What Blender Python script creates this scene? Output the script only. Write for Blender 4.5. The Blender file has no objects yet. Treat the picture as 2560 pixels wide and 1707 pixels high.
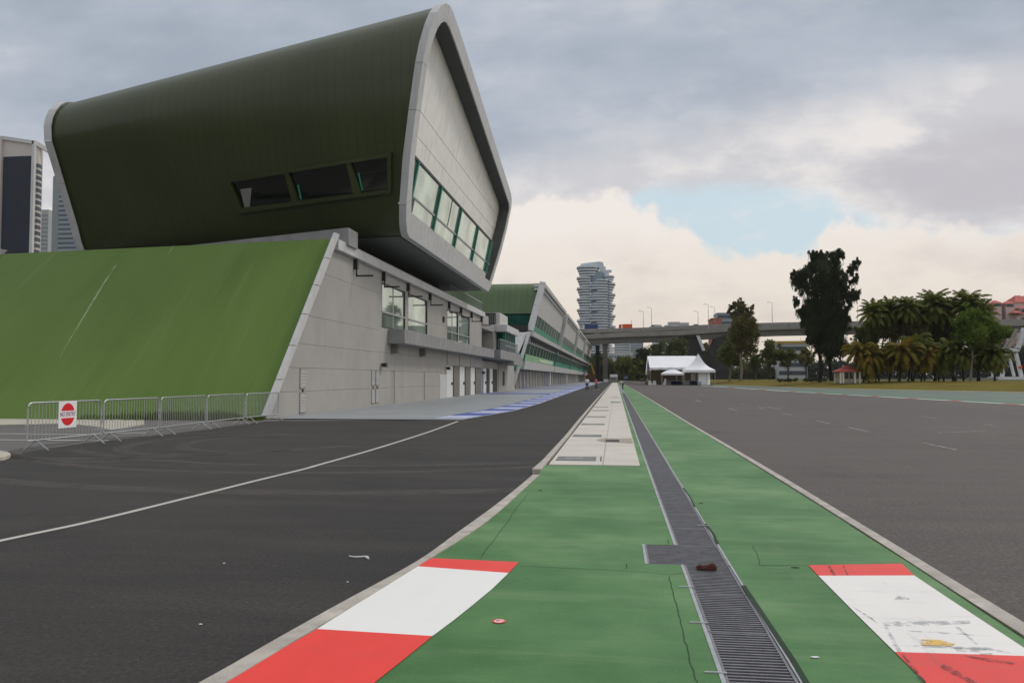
import bpy, bmesh, math, random
from mathutils import Vector, Matrix, Euler
rad=math.radians
S=bpy.context.scene
COL=S.collection
rng=random.Random(11)

# ---------------------------------------------------------------- camera
FOC=2050.0; CX,CY=1280.0,853.5; EYE=1.65
TH=math.atan(91.5/FOC); PS=math.atan(260/FOC*math.cos(TH))
R_=Vector((math.cos(PS),math.sin(PS),0))
F_=Vector((-math.sin(PS)*math.cos(TH),math.cos(PS)*math.cos(TH),math.sin(TH)))
U_=R_.cross(F_)
def ray(px,py): return F_+R_*((px-CX)/FOC)-U_*((py-CY)/FOC)
def G(px,py,z=0.0):                       # where a sight line meets the level z
    d=ray(px,py); t=(z-EYE)/d.z; return Vector((t*d.x,t*d.y,z))
def A(px,py,y):                           # ... meets the distance y
    d=ray(px,py); t=y/d.y; return Vector((t*d.x,y,EYE+t*d.z))
def PL(px,py,p0,n):                       # ... meets a plane
    d=ray(px,py); o=Vector((0,0,EYE)); t=(p0-o).dot(n)/d.dot(n); return o+d*t
cam=bpy.data.cameras.new('camera'); co=bpy.data.objects.new('camera',cam); COL.objects.link(co)
co.location=(0,0,EYE); co.rotation_euler=(math.pi/2+TH,0,PS)
cam.sensor_width=36; cam.lens=36*FOC/2560; cam.clip_start=0.05; cam.clip_end=20000
S.camera=co
S.view_settings.view_transform='Standard'; S.view_settings.look='None'; S.view_settings.exposure=0; S.view_settings.gamma=1

# ---------------------------------------------------------------- mesh builder
class MB:
    def __init__(s): s.v=[]; s.f=[]
    def add(s,vs,fs):
        n=len(s.v); s.v+= [tuple(p) for p in vs]; s.f+=[tuple(i+n for i in f) for f in fs]; return s
    def hexa(s,p):                        # 8 points: lower ring then upper ring
        return s.add(p,[(0,3,2,1),(4,5,6,7),(0,1,5,4),(1,2,6,5),(2,3,7,6),(3,0,4,7)])
    def box(s,x0,x1,y0,y1,z0,z1):
        return s.hexa([(x0,y0,z0),(x1,y0,z0),(x1,y1,z0),(x0,y1,z0),(x0,y0,z1),(x1,y0,z1),(x1,y1,z1),(x0,y1,z1)])
    def quad(s,*p): return s.add(p,[tuple(range(len(p)))])
    def prism(s,pts,vec):
        vec=Vector(vec); a=[Vector(p) for p in pts]; b=[p+vec for p in a]; n=len(a)
        return s.add(a+b,[tuple(range(n))[::-1],tuple(range(n,2*n))]+[(i,(i+1)%n,n+(i+1)%n,n+i) for i in range(n)])
    def bar(s,p,q,w,h,up=(0,0,1)):
        p=Vector(p); q=Vector(q); d=(q-p).normalized(); up=Vector(up)
        r=d.cross(up)
        if r.length<1e-4: r=d.cross(Vector((0,1,0)))
        r.normalize(); u=r.cross(d); r*=w/2; u*=h/2
        return s.hexa([p-r-u,p+r-u,q+r-u,q-r-u,p-r+u,p+r+u,q+r+u,q-r+u])
    def tube(s,pts,r,n=8,r2=None,cap=True):
        pts=[Vector(p) for p in pts]; k=len(pts); base=len(s.v); prev=None
        for i,p in enumerate(pts):
            d=(pts[min(i+1,k-1)]-pts[max(i-1,0)]).normalized()
            a=d.cross(prev) if prev is not None and abs(d.dot(prev))<.98 else d.cross(Vector((0,0,1)) if abs(d.z)<.95 else Vector((1,0,0)))
            a.normalize(); b=d.cross(a); 
            rr=r if r2 is None else r+(r2-r)*i/(k-1)
            if isinstance(r,(list,tuple)): rr=r[i]
            for j in range(n):
                t=2*math.pi*j/n; s.v.append(tuple(p+a*(rr*math.cos(t))+b*(rr*math.sin(t))))
        for i in range(k-1):
            for j in range(n): s.f.append((base+i*n+j,base+i*n+(j+1)%n,base+(i+1)*n+(j+1)%n,base+(i+1)*n+j))
        if cap: s.f.append(tuple(base+j for j in range(n))[::-1]); s.f.append(tuple(base+(k-1)*n+j for j in range(n)))
        return s
    def loft(s,rings,closed=True,caps=True):
        n=len(rings[0]); base=len(s.v)
        for r in rings: s.v+=[tuple(p) for p in r]
        for i in range(len(rings)-1):
            for j in range(n if closed else n-1):
                s.f.append((base+i*n+j,base+i*n+(j+1)%n,base+(i+1)*n+(j+1)%n,base+(i+1)*n+j))
        if caps: s.f.append(tuple(base+j for j in range(n))[::-1]); s.f.append(tuple(base+(len(rings)-1)*n+j for j in range(n)))
        return s
    def ball(s,c,r,n=10,m=7):
        c=Vector(c); r=Vector(r) if not isinstance(r,(int,float)) else Vector((r,r,r)); rings=[]
        for i in range(m+1):
            t=math.pi*i/m; t=min(max(t,.05),math.pi-.05)
            rings.append([c+Vector((r.x*math.sin(t)*math.cos(2*math.pi*j/n),r.y*math.sin(t)*math.sin(2*math.pi*j/n),-r.z*math.cos(t))) for j in range(n)])
        return s.loft(rings)
    def strip(s,a,b,z=None):              # ribbon between two polylines
        n=len(s.v); k=len(a)
        for p in list(a)+list(b): s.v.append((p[0],p[1],p[2] if z is None else z))
        s.f+=[(n+i,n+i+1,n+k+i+1,n+k+i) for i in range(k-1)]; return s
    def line(s,pts,w,z):                  # painted line of width w
        p=[Vector((q[0],q[1],0)) for q in pts]; L=[];Rr=[]
        for i in range(len(p)):
            d=(p[min(i+1,len(p)-1)]-p[max(i-1,0)]).normalized(); nrm=Vector((-d.y,d.x,0))*(w/2)
            L.append(p[i]+nrm); Rr.append(p[i]-nrm)
        return s.strip(L,Rr,z)
    def kerb(s,a,b,zt,zb):
        n=len(s.v);k=len(a)
        for z in (zt,zb):
            for q in (a,b): s.v+=[(p[0],p[1],z) for p in q]
        for i in range(k-1):
            s.f+=[(n+i,n+i+1,n+k+i+1,n+k+i),(n+i,n+2*k+i,n+2*k+i+1,n+i+1),(n+k+i,n+k+i+1,n+3*k+i+1,n+3*k+i)]
        s.f+=[(n,n+k,n+3*k,n+2*k),(n+k-1,n+3*k-1,n+4*k-1,n+2*k-1)]
        return s
    def build(s,name,mat,parent=None,local=False,smooth=None,normals=True,bevel=0):
        me=bpy.data.meshes.new(name); off=Vector((0,0,0))
        if parent is not None and not local: off=WL[parent.name]
        me.from_pydata([(x-off.x,y-off.y,z-off.z) for x,y,z in s.v],[],s.f)
        if normals:
            bm=bmesh.new(); bm.from_mesh(me); bmesh.ops.recalc_face_normals(bm,faces=bm.faces); bm.to_mesh(me); bm.free()
        me.materials.append(mat)
        if smooth is not None:
            me.shade_smooth()
            try: me.set_sharp_from_angle(angle=rad(smooth))
            except Exception: pass
        o=bpy.data.objects.new(name,me); COL.objects.link(o)
        if parent is not None: o.parent=parent; WL[o.name]=off
        if bevel:
            m=o.modifiers.new('bevel','BEVEL'); m.width=bevel; m.segments=2; m.limit_method='ANGLE'; m.angle_limit=rad(50)
        return o
WL={}
def tag(o,label=None,cat=None,group=None,kind=None):
    if label: o['label']=label
    if cat: o['category']=cat
    if group: o['group']=group
    if kind: o['kind']=kind
    return o
def thing(name,label,cat,loc=(0,0,0),rz=0,group=None):
    o=bpy.data.objects.new(name,None); COL.objects.link(o); o.location=loc; o.rotation_euler=(0,0,rz)
    o.empty_display_size=.3
    WL[o.name]=Vector(loc); return tag(o,label,cat,group)
def struct(o): o['kind']='structure'; return o
def stuff(o): o['kind']='stuff'; return o
def dup(root,loc,rz=0,label=None,scale=None):
    r=root.copy(); COL.objects.link(r); r.location=loc; r.rotation_euler=(0,0,rz)
    if scale: r.scale=scale
    if label: r['label']=label
    def rec(src,dst):
        for ch in list(src.children):
            c=ch.copy(); COL.objects.link(c); c.parent=dst; rec(ch,c)
    rec(root,r); return r
def spline(pts,n=6):
    P=[Vector(p) for p in pts]; out=[]
    for i in range(len(P)-1):
        p0=P[max(i-1,0)];p1=P[i];p2=P[i+1];p3=P[min(i+2,len(P)-1)]
        for k in range(n):
            t=k/n; out.append(.5*((2*p1)+(p2-p0)*t+(2*p0-5*p1+4*p2-p3)*t*t+(3*p1-p0-3*p2+p3)*t**3))
    out.append(P[-1]); return out

# ---------------------------------------------------------------- materials
def newmat(name):
    m=bpy.data.materials.new(name); m.use_nodes=True; nt=m.node_tree
    return m,nt,nt.nodes['Principled BSDF']
def N(nt,t,**kw):
    n=nt.nodes.new(t)
    for k,v in kw.items():
        if k.startswith('i_'): n.inputs[k[2:]].default_value=v
        else: setattr(n,k,v)
    return n
def coords(nt,scale=(1,1,1),rot=(0,0,0)):
    tc=N(nt,'ShaderNodeNewGeometry'); mp=N(nt,'ShaderNodeMapping'); mp.inputs['Scale'].default_value=scale; mp.inputs['Rotation'].default_value=rot
    nt.links.new(tc.outputs['Position'],mp.inputs['Vector']); return mp.outputs['Vector']
def noise(nt,vec,scale,detail=4,rough=.55):
    n=N(nt,'ShaderNodeTexNoise'); n.inputs['Scale'].default_value=scale; n.inputs['Detail'].default_value=detail; n.inputs['Roughness'].default_value=rough
    nt.links.new(vec,n.inputs['Vector']); return n.outputs['Fac']
def ramp(nt,fac,stops):
    r=N(nt,'ShaderNodeValToRGB'); e=r.color_ramp.elements
    while len(e)<len(stops): e.new(.5)
    for i,(p,c) in enumerate(stops):
        e[i].position=p; e[i].color=(*c,1) if isinstance(c,tuple) else (c,c,c,1)
    nt.links.new(fac,r.inputs['Fac']); return r.outputs['Color']
def mix(nt,fac,a,b,mode='MIX'):
    m=N(nt,'ShaderNodeMix',data_type='RGBA',blend_type=mode)
    for sock,val in ((m.inputs[0],fac),(m.inputs[6],a),(m.inputs[7],b)):
        if hasattr(val,'is_linked') or hasattr(val,'links'): nt.links.new(val,sock)
        elif isinstance(val,(int,float)): sock.default_value=val
        else: sock.default_value=(*val,1)
    return m.outputs[2]
def bump(nt,bs,h,strength=.3,dist=.02):
    b=N(nt,'ShaderNodeBump'); b.inputs['Strength'].default_value=strength; b.inputs['Distance'].default_value=dist
    nt.links.new(h,b.inputs['Height']); nt.links.new(b.outputs['Normal'],bs.inputs['Normal'])
def plain(name,col,rough=.6,var=.12,scale=1.5,metal=0,spec=.4,streak=None,bmp=0,bscale=40,vs=(1,1,1)):
    """a coloured surface with soft mottling; streak=(scale xyz, strength, colour) adds run-off stains"""
    m,nt,bs=newmat(name); v=coords(nt,vs)
    f=noise(nt,v,scale,6,.6)
    lo=tuple(max(0,c*(1-var)) for c in col); hi=tuple(min(1,c*(1+var)) for c in col)
    c=ramp(nt,f,[(.3,lo),(.7,hi)])
    if streak:
        sv=coords(nt,streak[0]); sf=noise(nt,sv,1,5,.65)
        msk=ramp(nt,sf,[(.5,0.0),(.72,streak[1])])
        c=mix(nt,msk,c,streak[2])
    nt.links.new(c,bs.inputs['Base Color']); bs.inputs['Roughness'].default_value=rough; bs.inputs['Metallic'].default_value=metal
    bs.inputs['Specular IOR Level'].default_value=spec
    if bmp: bump(nt,bs,noise(nt,coords(nt),bscale,4),bmp,.01)
    return m
# ---------------------------------------------------------------- ground materials
def asphalt(name,c0,c1,spk,patch=.12,rough=.85,warm=None):
    m,nt,bs=newmat(name); v=coords(nt)
    big=noise(nt,coords(nt,(1,.35,1)),patch,6,.6); mid=noise(nt,coords(nt,(.25,1.3,1)),.9,6,.65); fine=noise(nt,v,70,3,.7)
    c=ramp(nt,big,[(.3,c0),(.7,c1)])
    c=mix(nt,ramp(nt,mid,[(.42,0.0),(.75,.55)]),c,warm or tuple(x*1.5 for x in c1))
    c=mix(nt,ramp(nt,fine,[(.3,.45),(.55,0.0)]),c,(c0[0]*.35,c0[1]*.35,c0[2]*.35))
    grain=noise(nt,v,26,4,.75)
    c=mix(nt,ramp(nt,grain,[(.36,.55),(.52,0.0)]),c,tuple(x*.45 for x in c0)); c=mix(nt,ramp(nt,grain,[(.56,0.0),(.68,.45)]),c,tuple(x*1.9 for x in c1))
    stain=noise(nt,coords(nt,(1,.6,1)),.35,6,.7); c=mix(nt,ramp(nt,stain,[(.56,0.0),(.7,.45)]),c,tuple(x*.6 for x in c0))
    vo=N(nt,'ShaderNodeTexVoronoi'); vo.inputs['Scale'].default_value=9; nt.links.new(v,vo.inputs['Vector'])
    c=mix(nt,ramp(nt,vo.outputs['Distance'],[(.0,spk),(.05,0.0)]),c,(.5,.48,.45))
    nt.links.new(c,bs.inputs['Base Color']); bs.inputs['Roughness'].default_value=rough; bs.inputs['Specular IOR Level'].default_value=.35
    bump(nt,bs,fine,.35,.006); return m
M={}
M['pit']=asphalt('pit_asphalt',(.023,.0215,.021),(.042,.0385,.036),.5,warm=(.080,.069,.061))
M['track']=asphalt('track_asphalt',(.082,.073,.069),(.110,.098,.092),.35,patch=.08,warm=(.145,.123,.112))
M['side']=asphalt('side_road_asphalt',(.115,.11,.107),(.14,.134,.13),.3)
def greenpaint():
    m,nt,bs=newmat('green_runoff_paint')
    base=noise(nt,coords(nt,(.8,.75,1)),.62,7,.6); cross=noise(nt,coords(nt,(.5,3.2,1)),.8,7,.68); fine=noise(nt,coords(nt),60,3)
    c=ramp(nt,base,[(.34,(.044,.138,.036)),(.5,(.076,.19,.064)),(.68,(.150,.27,.115))])
    c=mix(nt,ramp(nt,cross,[(.5,0.0),(.74,.5)]),c,(.18,.28,.135))
    c=mix(nt,ramp(nt,noise(nt,coords(nt,(1.2,2.2,1)),1.3,6,.7),[(.52,0.0),(.72,.5)]),c,(.048,.135,.045))
    c=mix(nt,ramp(nt,noise(nt,coords(nt,(2.2,.5,1)),1.7,6,.7),[(.58,0.0),(.72,.3)]),c,(.15,.20,.10))
    spots=N(nt,'ShaderNodeTexVoronoi'); spots.inputs['Scale'].default_value=1.7; nt.links.new(coords(nt),spots.inputs['Vector'])
    c=mix(nt,ramp(nt,spots.outputs['Distance'],[(.0,.9),(.035,0.0)]),c,(.02,.03,.02))
    c=mix(nt,ramp(nt,fine,[(.3,.25),(.5,0.0)]),c,(.03,.09,.03))
    nt.links.new(c,bs.inputs['Base Color']); bs.inputs['Roughness'].default_value=.62; bs.inputs['Specular IOR Level'].default_value=.3
    bump(nt,bs,noise(nt,coords(nt),45,4),.25,.006); return m
M['green']=greenpaint()
def paint(name,col,wear,scuff,scale=1.2,rough=.5):
    m,nt,bs=newmat(name)
    c=mix(nt,ramp(nt,noise(nt,coords(nt,(1.5,.7,1)),scale,6,.7),[(.35,0.0),(.8,wear)]),col,tuple(x*.62 for x in col))
    if scuff:
        c=mix(nt,ramp(nt,noise(nt,coords(nt,(.7,6,1),(0,0,.5)),1.3,7,.75),[(.55,0.0),(.75,scuff)]),c,(.2,.2,.21))
        c=mix(nt,ramp(nt,noise(nt,coords(nt,(6,.8,1),(0,0,-.25)),1.1,7,.75),[(.6,0.0),(.75,scuff)]),c,(.12,.1,.1))
    nt.links.new(c,bs.inputs['Base Color']); bs.inputs['Roughness'].default_value=rough; bs.inputs['Specular IOR Level'].default_value=.35
    bump(nt,bs,noise(nt,coords(nt),50,4),.2,.005); return m
M['red']=paint('red_kerb_paint',(.82,.060,.048),.4,.10)
M['red_worn']=paint('scuffed_red_kerb_paint',(.78,.060,.050),.5,.4)
M['white']=paint('white_kerb_paint',(.80,.80,.78),.12,.05)
M['white_worn']=paint('scuffed_white_kerb_paint',(.80,.78,.75),.25,.35)
M['kerb']=plain('kerb_concrete',(.42,.39,.35),.85,.28,6,bmp=.6,bscale=35,streak=((3,3,3),.6,(.2,.17,.14)))
M['slab']=plain('pale_concrete_slab',(.54,.51,.46),.8,.07,1.2,bmp=.25,streak=((.8,2.2,1),.3,(.42,.38,.33)))
M['apron']=plain('apron_concrete',(.27,.29,.305),.5,.12,.5,streak=((.15,1.5,1),.5,(.42,.44,.45)),spec=.45)
M['drainfloor']=plain('drain_dirt_and_shade',(.012,.012,.013),.9)  # near-black dirt: the shade of a deeper channel is in the colour
M['steel']=plain('galvanised_steel',(.46,.47,.48),.42,.15,8,metal=.75)
M['grate']=plain('drain_grate_steel',(.21,.21,.225),.5,.2,12,metal=.55)
M['crack']=plain('crack_dirt',(.018,.042,.02),.9)
M['dirtgap']=plain('gap_soil',(.07,.055,.035),.95,.4,12)
M['blue']=plain('blue_line_paint',(.055,.085,.35),.55,.25,4)
M['sand']=plain('dry_concrete_edge',(.42,.40,.33),.9,.25,2.5,bmp=.4)
def worn(name,col,thr=.45,sc=(3,3,1),op=1.0):
    m,nt,bs=newmat(name); f=noise(nt,coords(nt,sc),2,6,.7)
    bs.inputs['Base Color'].default_value=(*col,1); bs.inputs['Roughness'].default_value=.7
    a=ramp(nt,f,[(thr-.08,0.0),(thr+.08,1.0)]); m2=N(nt,'ShaderNodeMath',operation='MULTIPLY'); m2.inputs[1].default_value=op; nt.links.new(a,m2.inputs[0]); nt.links.new(m2.outputs[0],bs.inputs['Alpha']); return m
M['line']=paint('white_line_paint',(.50,.48,.44),.5,.25,3,.6)
M['faint']=worn('faded_white_paint',(.50,.48,.46),.44,(3,3,1),.65)
M['tyre']=worn('tyre_dust',(.115,.10,.09),.42,(.8,.8,1),.42)
def lawn(name,a,b,c_):
    m,nt,bs=newmat(name); c=ramp(nt,noise(nt,coords(nt),.22,7,.7),[(.3,a),(.5,b),(.72,c_)])
    c=mix(nt,ramp(nt,noise(nt,coords(nt,(1,3,1)),3,5,.7),[(.4,.4),(.6,0.0)]),c,tuple(x*.5 for x in a))
    nt.links.new(c,bs.inputs['Base Color']); bs.inputs['Roughness'].default_value=.95; bs.inputs['Specular IOR Level'].default_value=.1
    bump(nt,bs,noise(nt,coords(nt),6,6),.8,.1); return m
M['lawn']=lawn('dry_lawn',(.10,.085,.012),(.155,.125,.018),(.20,.165,.035))
M['ground']=lawn('rough_ground',(.05,.06,.025),(.08,.085,.035),(.12,.11,.06))
M['runoff']=plain('grey_green_runoff',(.10,.135,.11),.7,.2,.3,streak=((.2,1,1),.5,(.07,.16,.10)))
M['runoff_green']=plain('deep_green_runoff',(.045,.15,.075),.65,.2,.5)
# ---------------------------------------------------------------- building materials
def slope():
    m,nt,bs=newmat('green_sloped_cladding')
    c=ramp(nt,noise(nt,coords(nt,(1,.5,.5)),.35,6,.6),[(.3,(.092,.160,.029)),(.7,(.110,.180,.038))])
    # rain runs follow the fall line: stretched up the slope, fine across it
    st=noise(nt,coords(nt,(1.15,.035,.035)),1.6,7,.7)
    c=mix(nt,ramp(nt,st,[(.52,0.0),(.8,.3)]),c,(.19,.26,.10))
    c=mix(nt,ramp(nt,noise(nt,coords(nt,(.8,.05,.05)),1.2,6,.7),[(.52,0.0),(.75,.45)]),c,(.065,.115,.02))
    st2=noise(nt,coords(nt,(2.2,.05,.05)),1.1,5,.7)
    c=mix(nt,ramp(nt,st2,[(.685,0.0),(.72,.5)]),c,(.34,.40,.26))
    nt.links.new(c,bs.inputs['Base Color']); bs.inputs['Roughness'].default_value=.7; bs.inputs['Specular IOR Level'].default_value=.25
    bump(nt,bs,noise(nt,coords(nt),30,4),.15,.01); return m
M['slope']=slope()
def seamed(name,col,rough,spacing,axis='X',depth=.5,spec=.5,metal=.0):
    m,nt,bs=newmat(name); g=N(nt,'ShaderNodeNewGeometry'); sp=N(nt,'ShaderNodeSeparateXYZ'); nt.links.new(g.outputs['Position'],sp.inputs[0])
    f=N(nt,'ShaderNodeMath',operation='MULTIPLY'); f.inputs[1].default_value=1/spacing; nt.links.new(sp.outputs[axis],f.inputs[0])
    fr=N(nt,'ShaderNodeMath',operation='FRACT'); nt.links.new(f.outputs[0],fr.inputs[0])
    seam=ramp(nt,fr.outputs[0],[(.0,1.0),(.05,0.0),(.95,0.0),(1.0,1.0)])
    c=ramp(nt,noise(nt,coords(nt,(.4,.4,.1)),.7,6,.6),[(.3,tuple(x*.85 for x in col)),(.7,tuple(x*1.15 for x in col))])
    c=mix(nt,seam,c,tuple(x*depth for x in col))
    nt.links.new(c,bs.inputs['Base Color']); bs.inputs['Roughness'].default_value=rough; bs.inputs['Specular IOR Level'].default_value=spec; bs.inputs['Metallic'].default_value=metal
    bump(nt,bs,seam,.25,.02); return m
M['shell']=seamed('dark_green_metal_shell',(.037,.047,.015),.5,.55,depth=.55,spec=.3)
M['shell'].node_tree.nodes['Principled BSDF'].inputs['Coat Tint'].default_value=(.95,1,.88,1); M['shell'].node_tree.nodes['Principled BSDF'].inputs['Coat Weight'].default_value=.4; M['shell'].node_tree.nodes['Principled BSDF'].inputs['Coat Roughness'].default_value=.24
M['shell'].node_tree.nodes['Principled BSDF'].inputs['IOR'].default_value=1.5
M['roof2']=seamed('green_ribbed_roof',(.068,.118,.045),.45,.9,depth=.5)
M['frame']=plain('pale_grey_frame_panel',(.50,.505,.512),.5,.08,1.5,streak=((2,2,.3),.4,(.3,.3,.29)))
M['wall']=plain('beige_panel_wall',(.335,.325,.308),.75,.07,.6,streak=((1.5,1.5,.25),.25,(.26,.235,.205)))
M['conc']=plain('grey_concrete',(.25,.25,.25),.8,.14,1.0,streak=((1,1,.3),.4,(.17,.165,.16)),bmp=.2)
M['soffit']=plain('soffit_panel',(.20,.21,.205),.7,.08,.6)
M['neck']=plain('shade_brown_neck_wall',(.085,.075,.06),.8)  # shadow under the upper box is put into this dark brown
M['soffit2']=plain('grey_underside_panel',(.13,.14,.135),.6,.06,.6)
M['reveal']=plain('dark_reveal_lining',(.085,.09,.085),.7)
M['facade']=plain('ribbed_white_facade',(.80,.79,.76),.4,.06,.8,streak=((3,3,.35),.5,(.44,.43,.41)))
M['fac2']=plain('grey_white_facade',(.50,.50,.49),.5,.08,.8,streak=((1,3,.35),.4,(.28,.275,.27)))
M['door']=plain('white_door_paint',(.62,.64,.64),.5,.05,2)
M['dark']=plain('dark_recess',(.035,.034,.032),.8,.2)
M['black']=plain('black_metal',(.022,.022,.024),.45)
M['greydoor']=plain('grey_door_paint',(.29,.275,.255),.6,.06,3)
M['brown']=plain('brown_shutter',(.16,.148,.13),.7,.15,2,vs=(1,3,1))
def glass(name,col,rough=.04,metal=.0,spec=.9):
    m,nt,bs=newmat(name); f=noise(nt,coords(nt),.35,3)
    c=ramp(nt,f,[(.35,tuple(x*.7 for x in col)),(.65,tuple(x*1.3 for x in col))]); nt.links.new(c,bs.inputs['Base Color'])
    bs.inputs['Roughness'].default_value=rough; bs.inputs['Metallic'].default_value=metal; bs.inputs['Specular IOR Level'].default_value=spec; bs.inputs['IOR'].default_value=1.5
    bump(nt,bs,noise(nt,coords(nt),.9,2),.02,.05); return m
M['glass']=glass('reflective_window_glass',(.40,.51,.45),.03,.62)
M['gdark']=glass('dark_green_glass',(.007,.062,.048),.25,spec=.2)
M['gblack']=glass('black_tinted_glass',(.006,.009,.006),.08,spec=.5)
M['gnavy']=plain('navy_curtain_glass',(.006,.011,.030),.5,.25,.05,spec=.12)
M['teal']=plain('teal_painted_metal',(.012,.15,.105),.5,.15)
M['spandrel']=plain('green_spandrel_glass',(.05,.27,.185),.35,.15,.3)
M['banner']=plain('pale_green_banner',(.24,.42,.24),.6,.2,.4)
M['bannerw']=plain('white_banner_print',(.75,.78,.70),.6)
M['towerA']=plain('pale_pink_grey_stone',(.50,.46,.45),.7,.06,.05)
M['towerB']=plain('blue_grey_cladding',(.21,.245,.26),.6,.08,.05)
M['towerBs']=plain('blue_grey_floor_panel',(.23,.29,.35),.5,.08,.05)
M['towerC']=plain('grey_green_tower_panel',(.33,.36,.37),.6,.06,.05)
M['winband']=plain('dark_window_band',(.05,.07,.09),.35,.3,.1)
M['tower']=plain('white_balcony_concrete',(.50,.55,.61),.7,.06,.05)
M['towershade']=plain('tower_recess_glazing',(.15,.20,.26),.6,.4,.15)
M['flats']=plain('pale_flats_concrete',(.50,.51,.52),.7,.08,.05)
M['pink']=plain('pink_render',(.52,.40,.36),.75,.1,.1)
M['redroof']=plain('red_roof_tile',(.40,.085,.07),.8,.25,.6)
M['redbrown']=plain('brick_red_block',(.36,.115,.085),.8,.15,.2)
M['viaduct']=plain('viaduct_concrete',(.24,.23,.215),.85,.12,.15,streak=((.3,.3,.06),.5,(.15,.145,.135)))
M['viaduct_d']=plain('dark_pier_concrete',(.030,.030,.030),.9,.3,.3)  # very dark concrete tone for the piers
M['whiteconc']=plain('white_concrete',(.56,.58,.60),.75,.08,.4)
M['canvas']=plain('white_tent_canvas',(.80,.81,.85),.6,.04,.3)
M['pole']=plain('aluminium_pole',(.45,.46,.47),.4,metal=.6)
M['lamp']=plain('lamp_column_grey',(.32,.33,.34),.5)
M['navycloth']=plain('navy_stage_skirt',(.012,.014,.05),.8)
M['wood']=plain('brown_timber',(.13,.09,.06),.8,.3,6)
M['creampost']=plain('cream_painted_post',(.62,.58,.48),.7)
def leaf(name,a,b,c_,sc=.5,tr=.38):
    m,nt,bs=newmat(name); f=noise(nt,coords(nt),sc,5,.7)
    c=ramp(nt,f,[(.3,a),(.52,b),(.75,c_)]); nt.links.new(c,bs.inputs['Base Color'])
    bs.inputs['Roughness'].default_value=.7; bs.inputs['Specular IOR Level'].default_value=.2
    tl=N(nt,'ShaderNodeBsdfTranslucent'); nt.links.new(c,tl.inputs['Color']); ms=N(nt,'ShaderNodeMixShader'); ms.inputs[0].default_value=tr
    nt.links.new(bs.outputs[0],ms.inputs[1]); nt.links.new(tl.outputs[0],ms.inputs[2]); nt.links.new(ms.outputs[0],nt.nodes['Material Output'].inputs['Surface'])
    return m
M['leaf_dark']=leaf('dark_needle_foliage',(.026,.036,.016),(.042,.055,.025),(.07,.082,.042),.6)
M['leaf_olive']=leaf('olive_foliage',(.06,.078,.018),(.11,.13,.032),(.17,.185,.055),.5)
M['leaf_green']=leaf('bright_green_foliage',(.055,.095,.011),(.10,.16,.02),(.165,.23,.04),.5)
M['leaf_brown']=leaf('brownish_foliage',(.075,.076,.024),(.135,.125,.042),(.20,.18,.07),.5)
M['palm']=leaf('palm_frond_green',(.06,.08,.014),(.125,.145,.026),(.21,.215,.05),.4)
M['palm_y']=leaf('yellowing_palm_frond',(.09,.095,.012),(.19,.15,.02),(.31,.19,.028),.35)
M['leaf_far']=leaf('far_wood_foliage',(.030,.048,.036),(.045,.064,.046),(.062,.082,.060),.12)
M['leaf_mid']=leaf('mid_wood_foliage',(.05,.066,.026),(.085,.105,.036),(.13,.145,.055),.25)
M['bark']=plain('grey_brown_bark',(.06,.05,.042),.9,.3,3)
M['bark_d']=plain('dark_bark',(.018,.015,.013),.9,.3,3)
M['bark_l']=plain('pale_bark',(.17,.14,.125),.9,.25,3)
M['weed']=leaf('verge_weed',(.05,.085,.015),(.09,.13,.025),(.16,.18,.05),3)
M['skin']=plain('skin',(.28,.16,.11),.6,.05)
M['shirt_white']=plain('white_shirt_cloth',(.70,.71,.72),.8,.05,6)
M['shirt_pink']=plain('pink_shirt_cloth',(.65,.13,.20),.8,.08,6)
M['shirt_grey']=plain('pale_grey_shirt_cloth',(.50,.52,.53),.8,.08,6)
M['trousers']=plain('black_trouser_cloth',(.014,.015,.02),.85)
M['jeans']=plain('dark_denim',(.045,.05,.085),.85)
M['hair']=plain('black_hair',(.010,.009,.009),.6)
M['shoe_w']=plain('white_shoe',(.72,.72,.70),.6)
M['car_white']=plain('white_car_paint',(.70,.71,.72),.25,.03,spec=.6)
M['car_grey']=plain('silver_car_paint',(.38,.40,.42),.3,.03,metal=.3,spec=.6)
M['tyre_rubber']=plain('tyre_rubber',(.018,.018,.018),.85)
M['orange']=plain('orange_lorry_paint',(.62,.09,.02),.4,.1)
M['blue_l']=plain('blue_lorry_tarpaulin',(.02,.05,.15),.5,.12)
M['yellow']=plain('yellow_machine_paint',(.38,.24,.03),.5,.1)
M['orange_m']=plain('rust_orange_machine',(.13,.06,.022),.6,.2)
M['bluebox']=plain('blue_cabin_paint',(.03,.13,.26),.5,.1)
M['signwhite']=plain('white_sign_board',(.78,.78,.82),.45,.02)
M['signred']=plain('red_sign_print',(.66,.012,.02),.5,.03)
M['signtext']=plain('maroon_sign_lettering',(.22,.02,.09),.5,.03)
M['rag']=plain('dark_red_cloth',(.055,.012,.010),.9,.4,20)
M['plastic']=plain('white_plastic',(.75,.76,.78),.5,.05)
M['crate']=plain('grey_green_crate',(.16,.16,.14),.7,.2,3)
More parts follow.
